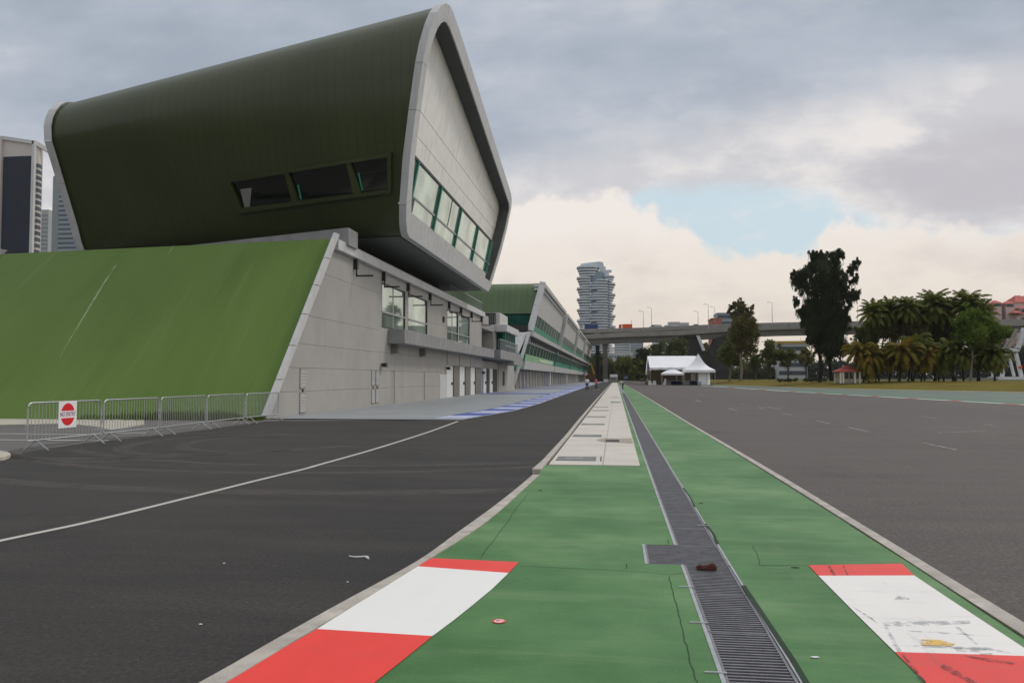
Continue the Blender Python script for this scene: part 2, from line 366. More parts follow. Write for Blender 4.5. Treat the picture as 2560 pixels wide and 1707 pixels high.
# ---------------------------------------------------------------- sky and sun
SUN_EL=rad(48); SUN_AZ=rad(52)           # azimuth clockwise from the direction of the track (+Y)
W=bpy.data.worlds.new('World'); S.world=W; W.use_nodes=True; nt=W.node_tree
bg=nt.nodes['Background']; bg.inputs['Strength'].default_value=.1
def m_(op,a,b=None,c=None,clamp=False):
    n=nt.nodes.new('ShaderNodeMath'); n.operation=op; n.use_clamp=clamp
    for i,v in enumerate((a,b,c)):
        if v is None: continue
        if isinstance(v,(int,float)): n.inputs[i].default_value=v
        else: nt.links.new(v,n.inputs[i])
    return n.outputs[0]
def sstep(v,a,b):
    n=nt.nodes.new('ShaderNodeMapRange'); n.interpolation_type='SMOOTHSTEP'; nt.links.new(v,n.inputs[0])
    n.inputs[1].default_value=a; n.inputs[2].default_value=b; return n.outputs[0]
def curve(v,pts,lo=0,hi=.5):              # v: u coordinate; returns height
    n=nt.nodes.new('ShaderNodeFloatCurve'); x=m_('MULTIPLY_ADD',v,.5,.5); nt.links.new(x,n.inputs['Value'])
    c=n.mapping.curves[0]; pts=sorted((lambda d:(d.x/d.y,d.z/d.y))(ray(1540+2050*a,945-2050*b)) for a,b in pts)
    pts=[(-1,pts[0][1])]+pts+[(1,pts[-1][1])]
    while len(c.points)<len(pts): c.points.new(.5,.5)
    for p,(a,b) in zip(c.points,pts): p.location=((a+1)/2,b*2); p.handle_type='AUTO_CLAMPED'
    n.mapping.update(); return m_('MULTIPLY',n.outputs[0],.5)
tc=nt.nodes.new('ShaderNodeTexCoord'); sp=nt.nodes.new('ShaderNodeSeparateXYZ'); nt.links.new(tc.outputs['Generated'],sp.inputs[0])
yy=m_('MAXIMUM',sp.outputs[1],.12); u=m_('DIVIDE',sp.outputs[0],yy); v=m_('DIVIDE',m_('MAXIMUM',sp.outputs[2],0.0),yy)
def sky_noise(sx,sy,scale,detail=6,rough=.55,off=0):
    cb=nt.nodes.new('ShaderNodeCombineXYZ'); nt.links.new(m_('MULTIPLY',u,sx),cb.inputs[0]); nt.links.new(m_('MULTIPLY',v,sy),cb.inputs[1]); cb.inputs[2].default_value=off
    n=nt.nodes.new('ShaderNodeTexNoise'); n.inputs['Scale'].default_value=scale; n.inputs['Detail'].default_value=detail; n.inputs['Roughness'].default_value=rough
    nt.links.new(cb.outputs[0],n.inputs['Vector']); return m_('SUBTRACT',n.outputs['Fac'],.5)
def rgb(c):
    n=nt.nodes.new('ShaderNodeRGB'); n.outputs[0].default_value=(*c,1); return n.outputs[0]
def mx(f,a,b):
    n=nt.nodes.new('ShaderNodeMix'); n.data_type='RGBA'
    for sck,val in ((n.inputs[0],f),(n.inputs[6],a),(n.inputs[7],b)):
        if isinstance(val,(int,float)): sck.default_value=val
        elif isinstance(val,tuple): sck.default_value=(*val,1)
        else: nt.links.new(val,sck)
    return n.outputs[2]
sky=nt.nodes.new('ShaderNodeTexSky'); sky.sky_type='NISHITA'; sky.sun_disc=False; sky.sun_elevation=SUN_EL; sky.sun_rotation=SUN_AZ
sky.air_density=1; sky.dust_density=2
n1=sky_noise(1,2.2,5,7,.6); n2=sky_noise(1,1,16,6,.6,3); n3=sky_noise(1,2.6,2.2,6,.6,7); nb=sky_noise(1,1,34,5,.6,9); n4=sky_noise(1,1.6,9,7,.62,13)
K=10.0
def k(c): return tuple(x*K for x in c)
clear=mx(m_('MULTIPLY',sstep(m_('ADD',n1,m_('MULTIPLY',n4,.8)),-.02,.22),.75),mx(.84,sky.outputs[0],k((.62,.755,.82))),k((.80,.81,.81)))
# bright middle cloud, creamy towards the horizon
low=mx(sstep(v,.0,.14),k((.78,.675,.575)),k((.86,.79,.71)))
low=mx(m_('MULTIPLY',sstep(m_('ADD',n1,m_('MULTIPLY',n4,.5)),-.05,.2),.8),low,k((.70,.635,.585)))
low=mx(sstep(m_('ADD',v,m_('MULTIPLY',n4,.14)),.12,.20),low,k((.90,.835,.785)))
midc=mx(sstep(m_('ADD',n1,m_('MULTIPLY',n4,.6)),-.10,.16),k((.62,.62,.655)),k((.84,.80,.785)))
# violet grey bank on the right
du=m_('DIVIDE',m_('SUBTRACT',u,.44),.20); dv=m_('DIVIDE',m_('SUBTRACT',v,.235),.062)
bank=sstep(m_('ADD',m_('ADD',m_('MULTIPLY',du,du),m_('MULTIPLY',dv,dv)),m_('MULTIPLY',n1,2.6)),1.25,.1)
midc=mx(m_('MULTIPLY',bank,.9),midc,k((.55,.535,.575)))
cumtop=curve(u,[(-.3,.215),(-.1,.222),(.0,.226),(.019,.222),(.026,.203),(.045,.204),(.059,.192),(.082,.189),(.099,.172),(.112,.160),(.15,.155),(.197,.153),(.231,.156),(.251,.176),(.263,.193),(.286,.199),(.30,.192),(.34,.191),(.42,.186),(.50,.178)])
gaptop=curve(u,[(-.3,.18),(-.05,.195),(0,.208),(.014,.222),(.06,.233),(.111,.237),(.169,.233),(.211,.227),(.228,.219),(.254,.219),(.271,.207),(.31,.190),(.36,.17)])
deck=curve(u,[(-.75,.27),(-.4,.245),(-.176,.232),(-.118,.247),(0,.268),(.111,.288),(.225,.318),(.311,.342),(.397,.352),(.5,.375)])
c=mx(sstep(m_('SUBTRACT',m_('ADD',gaptop,m_('ADD',m_('MULTIPLY',n4,.06),m_('MULTIPLY',n1,.05))),v),.010,-.016),clear,midc)
c=mx(sstep(m_('SUBTRACT',m_('ADD',m_('ADD',cumtop,m_('MULTIPLY',nb,.045)),m_('MULTIPLY',n2,.05)),v),-.008,.012),c,low)
dk=mx(sstep(m_('ADD',n3,m_('MULTIPLY',n1,.35)),-.16,.20),k((.355,.405,.485)),k((.475,.525,.605)))
dk=mx(m_('MULTIPLY',sstep(m_('ADD',n3,m_('MULTIPLY',n4,.4)),.05,.24),.85),dk,k((.575,.595,.65)))
c=mx(sstep(m_('ADD',m_('SUBTRACT',v,deck),m_('MULTIPLY',n1,.10)),-.028,.05),c,dk)
# unseen sky higher up and behind the viewer, brightened to add fill light
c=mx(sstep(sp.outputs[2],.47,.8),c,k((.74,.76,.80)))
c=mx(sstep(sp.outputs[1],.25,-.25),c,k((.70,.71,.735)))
side=m_('MULTIPLY',sstep(sp.outputs[0],.52,.74),sstep(sp.outputs[2],.62,.30))  # unseen sky to the right, brightened to light the facade and glass
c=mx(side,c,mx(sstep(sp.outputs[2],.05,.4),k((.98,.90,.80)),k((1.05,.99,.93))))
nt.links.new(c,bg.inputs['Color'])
sd=bpy.data.lights.new('sun','SUN'); sd.energy=1.35; sd.angle=rad(12); sd.color=(1,.95,.88)
so=bpy.data.objects.new('sun',sd); COL.objects.link(so)
d=Vector((math.sin(SUN_AZ)*math.cos(SUN_EL),math.cos(SUN_AZ)*math.cos(SUN_EL),math.sin(SUN_EL)))
so.rotation_euler=(-d).to_track_quat('-Z','Y').to_euler(); so.location=(60,40,80)
# ---------------------------------------------------------------- ground, lanes, kerbs
z9=lambda x,y:(480+.36565*x,1160+.36565*y)
z10=lambda x,y:(1200+.34014*x,1200+.34014*y)
z11=lambda x,y:(1900+.28061*x,1300+.28061*y)
z4b=lambda x,y:(1340+.19134*x,920+.19134*y)
z5b=lambda x,y:(1700+.36565*x,920+.36565*y)
z8=lambda x,y:(.32313*x,880+.32313*y)
def gp(f,pts,z): return [G(*f(*p),z) for p in pts]
BK=[(0,-3),(6000,-3),(6000,9000),(-6000,9000),(-6000,-3)]
struct(MB().quad((-6000,-600,-.05),(6000,-600,-.05),(6000,9000,-.05),(-6000,9000,-.05)).build('ground',M['ground']))
struct(MB().quad((-75,-40,-.03),(150,-40,-.03),(150,390,-.03),(-75,390,-.03)).build('track',M['track']))
# left kerb: outer edge towards the pit lane, inner edge towards the green strip
KZ=.055
ko=[(-2.42,-3,0),(-2.42,1,0),(-2.40,3,0)]+[G(*p,KZ) for p in [(493,1707),(688,1597),(845.6,1509),(1043,1401),(1140,1332.5),(1229.6,1268),(1290,1221),(1332,1185.6)]]
ki=[(-2.24,-3,0),(-2.24,1,0),(-2.22,3,0)]+[G(*p,KZ) for p in [(558.6,1707),(699.4,1622.5),(918.8,1491),(1046.8,1412),(1174.7,1332),(1247.9,1277),(1310,1221),(1349,1185.6)]]
ko=spline([(p[0],p[1],0) for p in ko],5); ki=spline([(p[0],p[1],0) for p in ki],5)
struct(MB().kerb(ko,ki,KZ,-.02).build('kerb_edge',M['kerb']))
ko2=[(-1.46,14.3,0),(-1.42,16,0),(-1.40,23,0),(-1.44,32,0),(-1.50,60,0),(-1.52,110,0),(-1.52,300,0)]
ki2=[(-1.30,14.3,0),(-1.30,16,0),(-1.29,23,0),(-1.33,32,0),(-1.39,60,0),(-1.41,110,0),(-1.41,300,0)]
struct(MB().kerb(ko2,ki2,KZ+.015,-.02).build('kerb_edge',M['kerb']))
# pit lane asphalt
bl=[G(*p) for p in [(0,1148),(74,1127),(223,1106),(375,1090),(510,1074),(665.6,1053)]]
pit=[(-2.3,-12,0),(-60,-12,0),(-60,9.0,0),(-26,12.5,0)]+[tuple(p) for p in bl]+[(-6.1,32.2,0),(-5.1,41,0),(-4.9,52.5,0),(-5.15,86,0),(-5.5,150,0),(-5.6,330,0),(-1.48,330,0)]+[tuple(p) for p in ko2[::-1]]+[(p[0]+.05,p[1],0) for p in ko[::-1]]
struct(MB().quad(*pit).build('pit_lane',M['pit']))
struct(MB().quad((-75,8,-.012),(-13,8,-.012),(-13,31.9,-.012),(-75,31.9,-.012)).build('side_road',M['side']))
# apron along the pit garages
struct(MB().quad((-6.06,32.1,.006),(-15.5,32.1,.006),(-15.5,400,.006),(-5.6,400,.006),(-5.5,150,.006),(-5.15,86,.006),(-4.9,52.5,.006),(-5.1,41,.006)).build('apron',M['apron']))
# green run-off strips with the drain channel between them
GZ=.045; XL,XR=.56,.962
nt0=G(1604.7,1360,GZ); nt1=G(1620,1409,GZ); TY1,TY0=nt0.y,nt1.y; TX=(nt0.x+nt1.x)/2
gl=[(p[0]-.03,p[1],GZ) for p in ki if p[1]<14.6]+[(-1.33,15.0,GZ),(-1.33,15.25,GZ),(.42,15.25,GZ),(.42,300,GZ),(XL,300,GZ),(XL,TY1,GZ),(TX,TY1,GZ),(TX,TY0,GZ),(XL,TY0,GZ),(XL,-3,GZ)]
struct(MB().quad(*gl).build('green_verge',M['green']))
struct(MB().quad((XR,-3,GZ),(2.53,-3,GZ),(2.53,40,GZ),(2.47,100,GZ),(1.9,300,GZ),(XR-.08,300,GZ),(XR,60,GZ)).build('green_verge',M['green']))
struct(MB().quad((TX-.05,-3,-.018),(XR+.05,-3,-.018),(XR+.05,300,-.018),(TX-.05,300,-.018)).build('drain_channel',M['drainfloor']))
# right kerb
ro=[(2.64,-3,0),(2.64,5.3,0),(2.66,9.5,0),(2.67,16,0),(2.60,30,0),(2.60,43,0),(2.5,100,0),(2.0,188,0),(1.9,300,0)]
ri=[(2.50,-3,0),(2.505,5.3,0),(2.55,9.5,0),(2.56,16,0),(2.51,30,0),(2.50,43,0),(2.40,100,0),(1.9,188,0),(1.8,300,0)]
struct(MB().kerb(spline(ri,4),spline(ro,4),KZ,-.04).build('kerb_edge',M['kerb']))
MB().line([(2.495,-3),(2.497,5.3),(2.535,7.6),(2.54,9.5)],.02,GZ+.006).build('joint_line',M['dirtgap'])['kind']='structure'
# pale concrete slab with the service trench covers
struct(MB().box(-1.24,.425,15.2,300,-.02,GZ+.018).build('concrete_slab',M['slab']))
struct(MB().quad((-1.31,14.4,GZ-.02),(-1.22,14.6,GZ-.02),(-1.22,300,GZ-.02),(-1.42,300,GZ-.02)).build('kerb_gap',M['dirtgap']))
SZ=GZ+.022
jl=MB()
for y in (19.7,26.2,33,41,52,66,84): jl.line([(-1.23,y),(.42,y-.02)],.018,SZ)
jl.line([(-.25,15.2),(-.25,60)],.012,SZ)
struct(jl.build('joint_line',M['conc']))
def sheet(f,pts,z,mat,name): return struct(MB().quad(*gp(f,pts,z)).build(name,mat))
# red and white kerb blocks painted on the green
PZ=GZ+.005
def edge(f,pts): return [G(*f(*p),PZ) for p in pts]
a=edge(z9,[(1640,640),(2235,668),(2165,742),(1540,696)])
struct(MB().quad(*a).build('red_kerb_block',M['red']))
struct(MB().quad(*edge(z9,[(1540,696),(2165,742),(2050,853),(1920,960),(1790,1064),(1645,1172),(855,1124)])).build('white_kerb_block',M['white']))
b=edge(z9,[(855,1124),(1645,1172),(1450,1330),(1240,1496),(200,1496)])
b=b[:4]+[Vector((b[3].x-.5,b[3].y-1.5,PZ)),Vector((-2.25,b[3].y-1.5,PZ))]+b[4:]
struct(MB().quad(*b).build('red_kerb_block',M['red']))
struct(MB().quad(*edge(z11,[(430,398),(1262,384),(1375,490),(520,492)])).build('red_kerb_block',M['red_worn']))
struct(MB().quad(*edge(z11,[(520,492),(1375,490),(1720,720),(2352,1133),(2480,1210),(1200,1170),(860,835)])).build('white_kerb_block',M['white_worn']))
b=edge(z11,[(1200,1170),(2480,1210),(3000,1600),(1640,1600)])
struct(MB().quad(*b,).build('red_kerb_block',M['red_worn']))
# scraped primer patch on the right white block
sc=MB()
for q in ([(1090,905),(1240,898),(1880,890),(1870,915),(1500,935),(1130,940)],[(1100,930),(1130,935),(1265,1165),(1225,1165)],[(1180,1105),(2020,1128),(2250,1180),(2020,1150),(1185,1112)],[(1140,972),(1500,985),(2080,1030),(1500,995)],[(1720,930),(1760,935),(1950,1105),(1925,1105)],[(1720,1130),(2030,1145),(1990,1168),(1760,1165)]):
    sc.quad(*[G(*z11(*p),PZ+.003) for p in q])
struct(sc.build('scraped_paint_patch',worn('bare_grey_scrape',(.46,.47,.50),.5,(7,7,1),.75)))
struct(MB().quad(*gp(z11,[(1430,1058),(1590,1062),(1740,1095),(1700,1118),(1440,1108)],PZ+.004)).build('yellow_paint_stain',worn('ochre_stain',(.68,.44,.12),.42,(8,8,1))))
sk=MB()
for q in ([(600,400),(625,400),(680,490),(650,490)],[(735,400),(750,400),(790,490),(775,490)],[(1240,660),(1300,680),(1340,700),(1200,700)],[(1640,1270),(1950,1450),(1880,1450),(1600,1300)],[(1250,1180),(1275,1180),(1480,1430),(1440,1430)],[(1810,1200),(2060,1230),(2300,1270),(2250,1280),(1980,1245)],[(780,740),(1000,870),(1050,915),(1010,890)],[(2010,1180),(2080,1185),(2050,1195),(1900,1188)]):
    sk.quad(*[G(*z11(*p),PZ+.0035) for p in q])
struct(sk.build('rubber_scuffs',worn('black_rubber_scuff',(.07,.05,.05),.5,(9,9,1),.6)))
# cracks in the painted strip
ck=MB(); CZ=GZ+.0045
def crack(f,pts,w):
    p=[G(*f(*q),CZ) for q in pts]; p=spline(p,8)
    p=[Vector((q.x+rng.uniform(-.006,.006),q.y+rng.uniform(-.01,.01),CZ)) for q in p]; ck.line(p,w*.45,CZ)
crack(z9,[(1970,640),(2060,520),(2160,390),(2215,300),(2300,200)],.010)
crack(z10,[(290,625),(560,640),(900,655),(1250,675)],.014)
crack(z10,[(1250,675),(1390,690),(1480,680)],.012)
crack(z10,[(1390,700),(1440,900),(1500,1150),(1560,1370),(1600,1491)],.010)
crack(z10,[(1380,430),(1385,465)],.012)
crack(z10,[(2000,480),(2050,570),(2050,618)],.008)
crack(z10,[(2045,622),(2200,624),(2352,620)],.012)
crack(z11,[(0,402),(430,396)],.012); crack(z11,[(430,394),(800,388),(1262,380)],.010)
crack(z10,[(1075,610),(1078,650)],.010)
struct(ck.build('crack_lines',M['crack']))
# dark gap beside the grating frames, on the right side
gp_=MB()
for y0,y1,w in ((3.2,6.6,.035),(8.2,9.3,.028),(10.5,12.3,.02)):
    gp_.line([(XR+.006,y0),(XR+.01+w/2,(y0+y1)/2),(XR+.006,y1)],w,CZ+.001)
struct(gp_.build('kerb_gap',M['crack']))
# ---------------------------------------------------------------- painted lines
wl=[G(*p,.004) for p in [(0,1351),(230,1302),(480,1241),(640,1201),(760,1172),(802,1160),(940,1121),(1069.7,1080),(1145,1052.7)]]
wl=[wl[0]+(wl[0]-wl[1])*4]+wl
ln=MB(); ln.line(spline(wl,6),.10,.005)
struct(ln.build('lane_line',M['line']))
bd=MB(); bw=MB()
e=[(-6.06,32.2),(-5.12,41),(-4.92,52.5),(-5.17,86),(-5.52,150),(-5.6,330)]
def ex(y):
    for (x0,y0),(x1,y1) in zip(e,e[1:]):
        if y<=y1: return x0+(x1-x0)*(y-y0)/(y1-y0)
y=33; i=0
while y<200:
    L=2.6 if y<60 else y/18
    (bd if i%2 else bw).quad(*[(ex(yy)-o,yy,.013) for yy,o in ((y,.12),(y+L,.12),(y+L,1.5),(y,1.5))])
    y+=L; i+=1
bw.line([(ex(t)-.02,t) for t in range(33,320,3)],.10,.014)
bd.line([(ex(t)-1.6,t) for t in range(36,200,3)],.10,.014)
for yy in (86,128,170,212): bd.quad((-14.9,yy-2,.012),(-6.9,yy-2,.012),(-6.9,yy+yy/26,.012),(-14.9,yy+yy/26,.012))
struct(bd.build('blue_pit_markings',M['blue'])); struct(bw.build('white_pit_markings',plain('washed_blue_white_paint',(.42,.46,.60),.6,.2,2)))
sl=MB()
for a_,b_ in (((0,628),(790,636)),((0,681),(860,683)),((900,624),(1150,622)),((720,594),(1000,590))):
    p=G(*z8(*a_)); q=G(*z8(*b_)); 
    if a_[0]==0: p=Vector((p.x-14,p.y,0))
    sl.line([p,q],.11,-.004)
struct(sl.build('side_road_lines',M['white']))
fm=MB()
for pts,w in ((((330,275),(600,265)),.14),(((600,265),(690,282)),.11),(((330,275),(388,292)),.11),(((935,358),(1025,378)),.09),(((1145,402),(1285,432)),.09),(((1660,508),(1890,556)),.07),(((1640,328),(1785,347)),.07),(((2080,382),(2170,396)),.06),(((1740,440),(2090,427)),.09),(((700,308),(765,320)),.10),(((105,217),(145,231)),.14),(((235,212),(350,216)),.14),(((680,262),(725,259)),.14),(((540,270),(578,280)),.10),(((130,180),(160,183)),.2),(((920,153),(1010,155)),.2),(((1025,218),(1070,217)),.15),(((410,247),(450,252)),.12)):
    fm.line([G(*z5b(*p),-.02) for p in pts],w,-.024)
struct(fm.build('grid_markings',M['faint']))
bk=MB()
for pts in (((200,438),(340,430)),((730,390),(800,388))): bk.line([G(*z5b(*p),-.02) for p in pts],.06,-.0235)
struct(bk.build('tar_seams',M['black']))
# tyre arcs on the pit lane
ta=MB()
for cx_,cy_,r0,a0,a1,w in ((-10.6,19.5,3.4,80,290,.25),(-9.4,20,2.6,90,300,.25),(-8.6,20.4,2.2,100,310,.22),(-6.6,28.5,11.4,232,300,.22),(-6.0,29.5,11.2,235,300,.22),(-5.6,31.5,15.5,235,290,.3),(-12,24,6.5,250,330,.3)):
    ta.line([(cx_+r0*math.cos(rad(t)),cy_+1.3*r0*math.sin(rad(t))) for t in range(a0,a1,6)],w*1.6,.003)
struct(ta.build('tyre_marks',M['tyre']))
# ---------------------------------------------------------------- far side of the track: run-off, kerb, lawn bank
ra=[(21.4,110.5),(23.6,78),(25.6,51.5),(28,20),(30,-20)]; na=[(24,200),(28,162),(33.3,130),(45.7,97),(62,78),(150,60)]
struct(MB().quad(*[(x,y,-.022) for x,y in [(18.2,190)]+ra+[(150,-20)]+na[::-1]]).build('run_off',M['runoff']))
struct(MB().line([(x+1.5+(110-y)*.012,y) for x,y in ra],1.7,-.017).build('run_off_stripe',M['runoff_green']))
kw=MB();kr=MB()
pth=spline([(x,y,0) for x,y in [(18.6,185)]+ra],14)
for i in range(len(pth)-1):
    (kw if i%4<3 else kr).line([pth[i],pth[i+1]],.5,-.012)
struct(kw.build('white_kerb_block',M['white'])); struct(kr.build('red_kerb_block',M['red_worn']))
nl=spline([(6,232,0),(16,215,0)]+[(x,y,0) for x,y in na],6)
struct(MB().kerb(nl,[Vector((p.x+.1,p.y+1.0,0)) for p in nl],.10,-.04).build('kerb_edge',plain('cream_kerb',(.62,.57,.46),.8)))
lw=MB(); r1=[Vector((p.x+.1,p.y+.9,.06)) for p in nl]; r2=[Vector((p.x*1.05+2,p.y+24,.55)) for p in nl]; r3=[Vector((p.x*1.1+4,p.y+44,1.08)) for p in nl]; r4=[Vector((p.x*1.3+6,p.y+75,1.15)) for p in nl]
for a_,b_ in ((r1,r2),(r2,r3),(r3,r4)): lw.strip(a_,b_)
struct(lw.build('lawn',M['lawn']))
# raised park ground behind the lawn, reaching to the river side
pk=[(p.x,p.y,1.12) for p in r4]
struct(MB().quad(*[(5,303,1.1)],*pk[1:],(400,140,1.1),(900,500,1.1),(900,900,1.1),(-30,900,1.1),(4,420,1.1)).build('park_ground',M['ground']))
# dry concrete strip at the foot of the sloped wall, and the corner island on the left
struct(MB().quad(*[G(*z8(*p),-.006) for p in [(-900,515),(0,515),(520,520),(1110,515),(1120,560),(860,600),(740,575),(520,552),(0,562),(-900,575)]]).build('concrete_edge',M['sand']))
isl=[G(*z8(*p),.03) for p in [(-200,770),(0,775),(50,783),(83,797),(70,812),(30,824),(0,829),(-200,840)]]
struct(MB().prism([(p.x,p.y,-.02) for p in isl],(0,0,.09)).build('kerb_island',M['sand']))
# ---------------------------------------------------------------- race control building (near)
B1=thing('race_control_building','large green building with overhanging twisted upper box, sloped green end wall and beige pit wall','building',(-14,42,0))
FX=-14.0; WX=-14.25                      # fascia face and wall face
sl_b=[Vector((FX,31.5,0)),Vector((-33,30.6,0))]; TL=G(2,634,8.62); sl_t=[Vector((FX,39.6,8.7)),Vector((TL.x,TL.y,8.62))]
nrm=(sl_b[1]-sl_b[0]).cross(sl_t[0]-sl_b[0]).normalized(); 
if nrm.y>0: nrm=-nrm
ns=12
mb=MB(); rows=[]
for j in range(ns+1):
    t=j/ns; a=sl_b[0].lerp(sl_t[0],t); b=sl_b[1].lerp(sl_t[1],t); rows.append([a.lerp(b,i/10)-nrm*.04 for i in range(11)])
mb.loft(rows,closed=False,caps=False); back=[sl_b[0]+Vector((0,2,0)),sl_b[1]+Vector((0,2,0))]
mb.build('sloped_wall',M['slope'],B1,smooth=30)
# coping along both slanting edges and the front fascia, in panels
def coping(p,q,side,name):
    d=(q-p); n=6
    for i in range(n):
        a=p+d*(i/n+.0015); b=p+d*((i+1)/n-.0015); c=nrm*.16; w=Vector((side*.14,0,0)); bk=Vector((0,.62,0))
        a0,b0=a+c,b+c
        MB().hexa([a0+w,a0,a0+bk-nrm*.0,a0+bk+w, b0+w,b0,b0+bk,b0+bk+w]).build('coping_panel',M['frame'],B1,bevel=.015)
coping(Vector((FX+.02,31.5,0)),Vector((FX+.02,39.75,8.88)),-1,'coping'); coping(Vector((-33,30.6,0)),Vector((sl_t[1].x-.2,sl_t[1].y+.1,8.8)),1,'coping')
# roof deck and body
zt=8.7
MB().prism([(FX-.35,40.2,8.1),(FX-.35,87,8.1),(-33,87,8.1),(TL.x,TL.y+.6,8.1)],(0,0,.55)).build('lower_roof',M['conc'],B1)
MB().prism([(-14.6,33.6,0),(-14.6,41.3,8.1),(-14.6,86.5,8.1),(-14.6,86.5,0)],(-17,0,0)).build('core_block',M['conc'],B1)
# beige front wall, cut by joints; the panels are modelled with gaps
def wallpanel(y0,y1,z0,z1,mat=None,name='wall_panel',x=WX,t=.22,slant=False):
    if slant:                             # left end follows the slanting edge
        yb=31.9+.93*z0; yt=31.9+.93*z1
        return MB().hexa([(x,yb,z0),(x,y1,z0),(x-t,y1,z0),(x-t,yb,z0),(x,yt,z1),(x,y1,z1),(x-t,y1,z1),(x-t,yt,z1)]).build(name,mat or M['wall'],B1)
    return MB().box(x-t,x,y0,y1,z0,z1).build(name,mat or M['wall'],B1)
lv=[0,1.05,2.12,3.22,4.56,6.78,8.2]; g=.006
for a,b in zip(lv,lv[1:]): wallpanel(0,48.45-g,a+g,b-g,slant=True)
MB().box(WX-.6,WX-.24,42,87,0,8.15).build('wall_backing',M['brown'],B1)
for a,b in zip(lv[:3],lv[1:4]):
    for y0,y1 in ((48.45,51.0),(51.9,59.7),(60.4,68.4)): wallpanel(y0+g,y1-g,a+g,b-g)
wallpanel(48.45+g,68.4,3.22+g,4.75); wallpanel(51.0+g,51.9-g,2.12,3.22-g); wallpanel(59.7+g,60.4-g,2.12,3.22-g)
wallpanel(51.0+.01,51.9-.01,0,2.1,M['greydoor'],'door',WX-.03); wallpanel(59.7+.01,60.4-.01,0,2.1,M['greydoor'],'door',WX-.03)
MB().box(WX-.05,WX+.02,65.6,68.2,.0,1.95).build('panel_cabinet',M['frame'],B1)
# louvre vents
def louvre(y0,y1,z0,z1):
    fr=MB()
    for q in ((y0,y0+.05,z0,z1),(y1-.05,y1,z0,z1),(y0,y1,z0,z0+.04),(y0,y1,z1-.04,z1)): fr.box(WX+.004,WX+.04,*q)
    o=fr.build('louvre_vent',M['wall'],B1)
    MB().box(WX+.002,WX+.008,y0+.05,y1-.05,z0+.04,z1-.04).build('vent_shadow_gap',M['dark'],o)
    s=MB(); n=int((z1-z0)/.075)
    for i in range(n):
        z=z0+.06+i*(z1-z0-.1)/n; s.hexa([(WX+.01,y0+.05,z+.045),(WX+.05,y0+.05,z),(WX+.05,y1-.05,z),(WX+.01,y1-.05,z+.045),(WX+.01,y0+.05,z+.058),(WX+.05,y0+.05,z+.016),(WX+.05,y1-.05,z+.016),(WX+.01,y1-.05,z+.058)])
    s.build('slat',M['frame'],o)
louvre(35.75,36.45,1.18,2.08); louvre(35.75,36.45,.06,.98)
for y in (46.75,47.6):
    louvre(y,y+.68,1.2,2.08); louvre(y,y+.68,.16,1.0)
for y,z in ((36.1,1.08),(47.1,1.09),(47.9,1.09)): MB().box(WX+.004,WX+.05,y-.05,y+.05,z-.06,z+.06).build('vent_lock',M['black'],B1)
# upper storey: piers, spandrels, windows
def win(y0,y1,z0,z1,panes,tz,frame=M['black'],x=WX-.10,gl=M['glass'],name='window'):
    fr=MB(); w=.09
    fr.box(x,x+.10,y0,y0+w,z0,z1); fr.box(x,x+.10,y1-w,y1,z0,z1); fr.box(x,x+.098,y0,y1,z1-w,z1); fr.box(x,x+.098,y0,y1,z0,z0+w)
    o=fr.build(name,frame,B1)
    tr=MB(); tr.box(x+.02,x+.11,y0+w,y1-w,tz-.05,tz+.05); tr.build('transom',M['pole'],o)
    if panes>1:
        for i in range(1,panes):
            y=y0+(y1-y0)*i/panes; MB().box(x+.01,x+.06,y-.03,y+.03,z0+w,z1-w).build('mullion',M['frame'],o)
    MB().box(x-.02,x+.025,y0+w,y1-w,z0+w,z1-w).build('pane',gl,o); return o
wallpanel(48.45+g,48.8,4.75,8.2); wallpanel(48.8,86.6,7.55,8.2)
win(48.8,54.5,4.75,7.55,2,5.75); wallpanel(54.5,55.2,4.75,7.55); win(55.2,61.1,4.75,7.55,1,5.75)
wallpanel(61.1,68.5,4.75+g,6.0-g); wallpanel(61.1,68.5,6.0+g,7.55)
win(68.5,73.4,4.75,7.55,2,5.65); MB().box(WX-.1,WX-.0,73.4,73.7,4.75,7.55).build('wall_panel',M['frame'],B1); win(73.7,79.3,4.75,7.55,1,5.65); wallpanel(79.3,86.6,4.75,7.55)
MB().box(WX,WX+.12,66.6,67.1,6.3,6.75).build('wall_lamp',M['black'],B1)
# front fascia of the lower roof, the hanging light brackets below it
for i in range(8):
    y0=40.0+i*5.9; MB().box(FX-.4,FX+.04,y0+.01,min(y0+5.88,87.2),8.18,8.72).build('fascia_panel',M['frame'],B1,bevel=.02)
for y in (43.4,48.9,54.9,61.6,68.9,74.3,79.9,86.0):
    o=MB().box(WX,WX+.22,y-.12,y+.12,7.62,8.15).build('light_bracket',M['black'],B1)
    MB().bar((WX+.15,y,7.6),(WX+.15,y,7.25),.07,.07,up=(0,1,0)).bar((WX+.11,y,7.25),(WX+1.1,y,7.25),.07,.09).build('bracket_arm',M['black'],o)
# projecting ledge
MB().box(WX,-13.15,50.2,88.4,3.82,4.72).build('ledge',M['conc'],B1,bevel=.03)
for y in (51.2,58.9): MB().box(WX,WX+.4,y-.25,y+.25,3.25,3.81).build('ledge_bracket',M['brown'],B1)
for y,z in ((48.8,2.42),(68.1,2.45),(86.6,2.2)): 
    o=MB().box(WX,WX+.2,y-.05,y+.05,z,z+.12).build('flood_light',M['black'],B1); MB().box(WX+.12,WX+.35,y-.2,y+.2,z-.1,z+.15).build('lamp_head',M['black'],o)
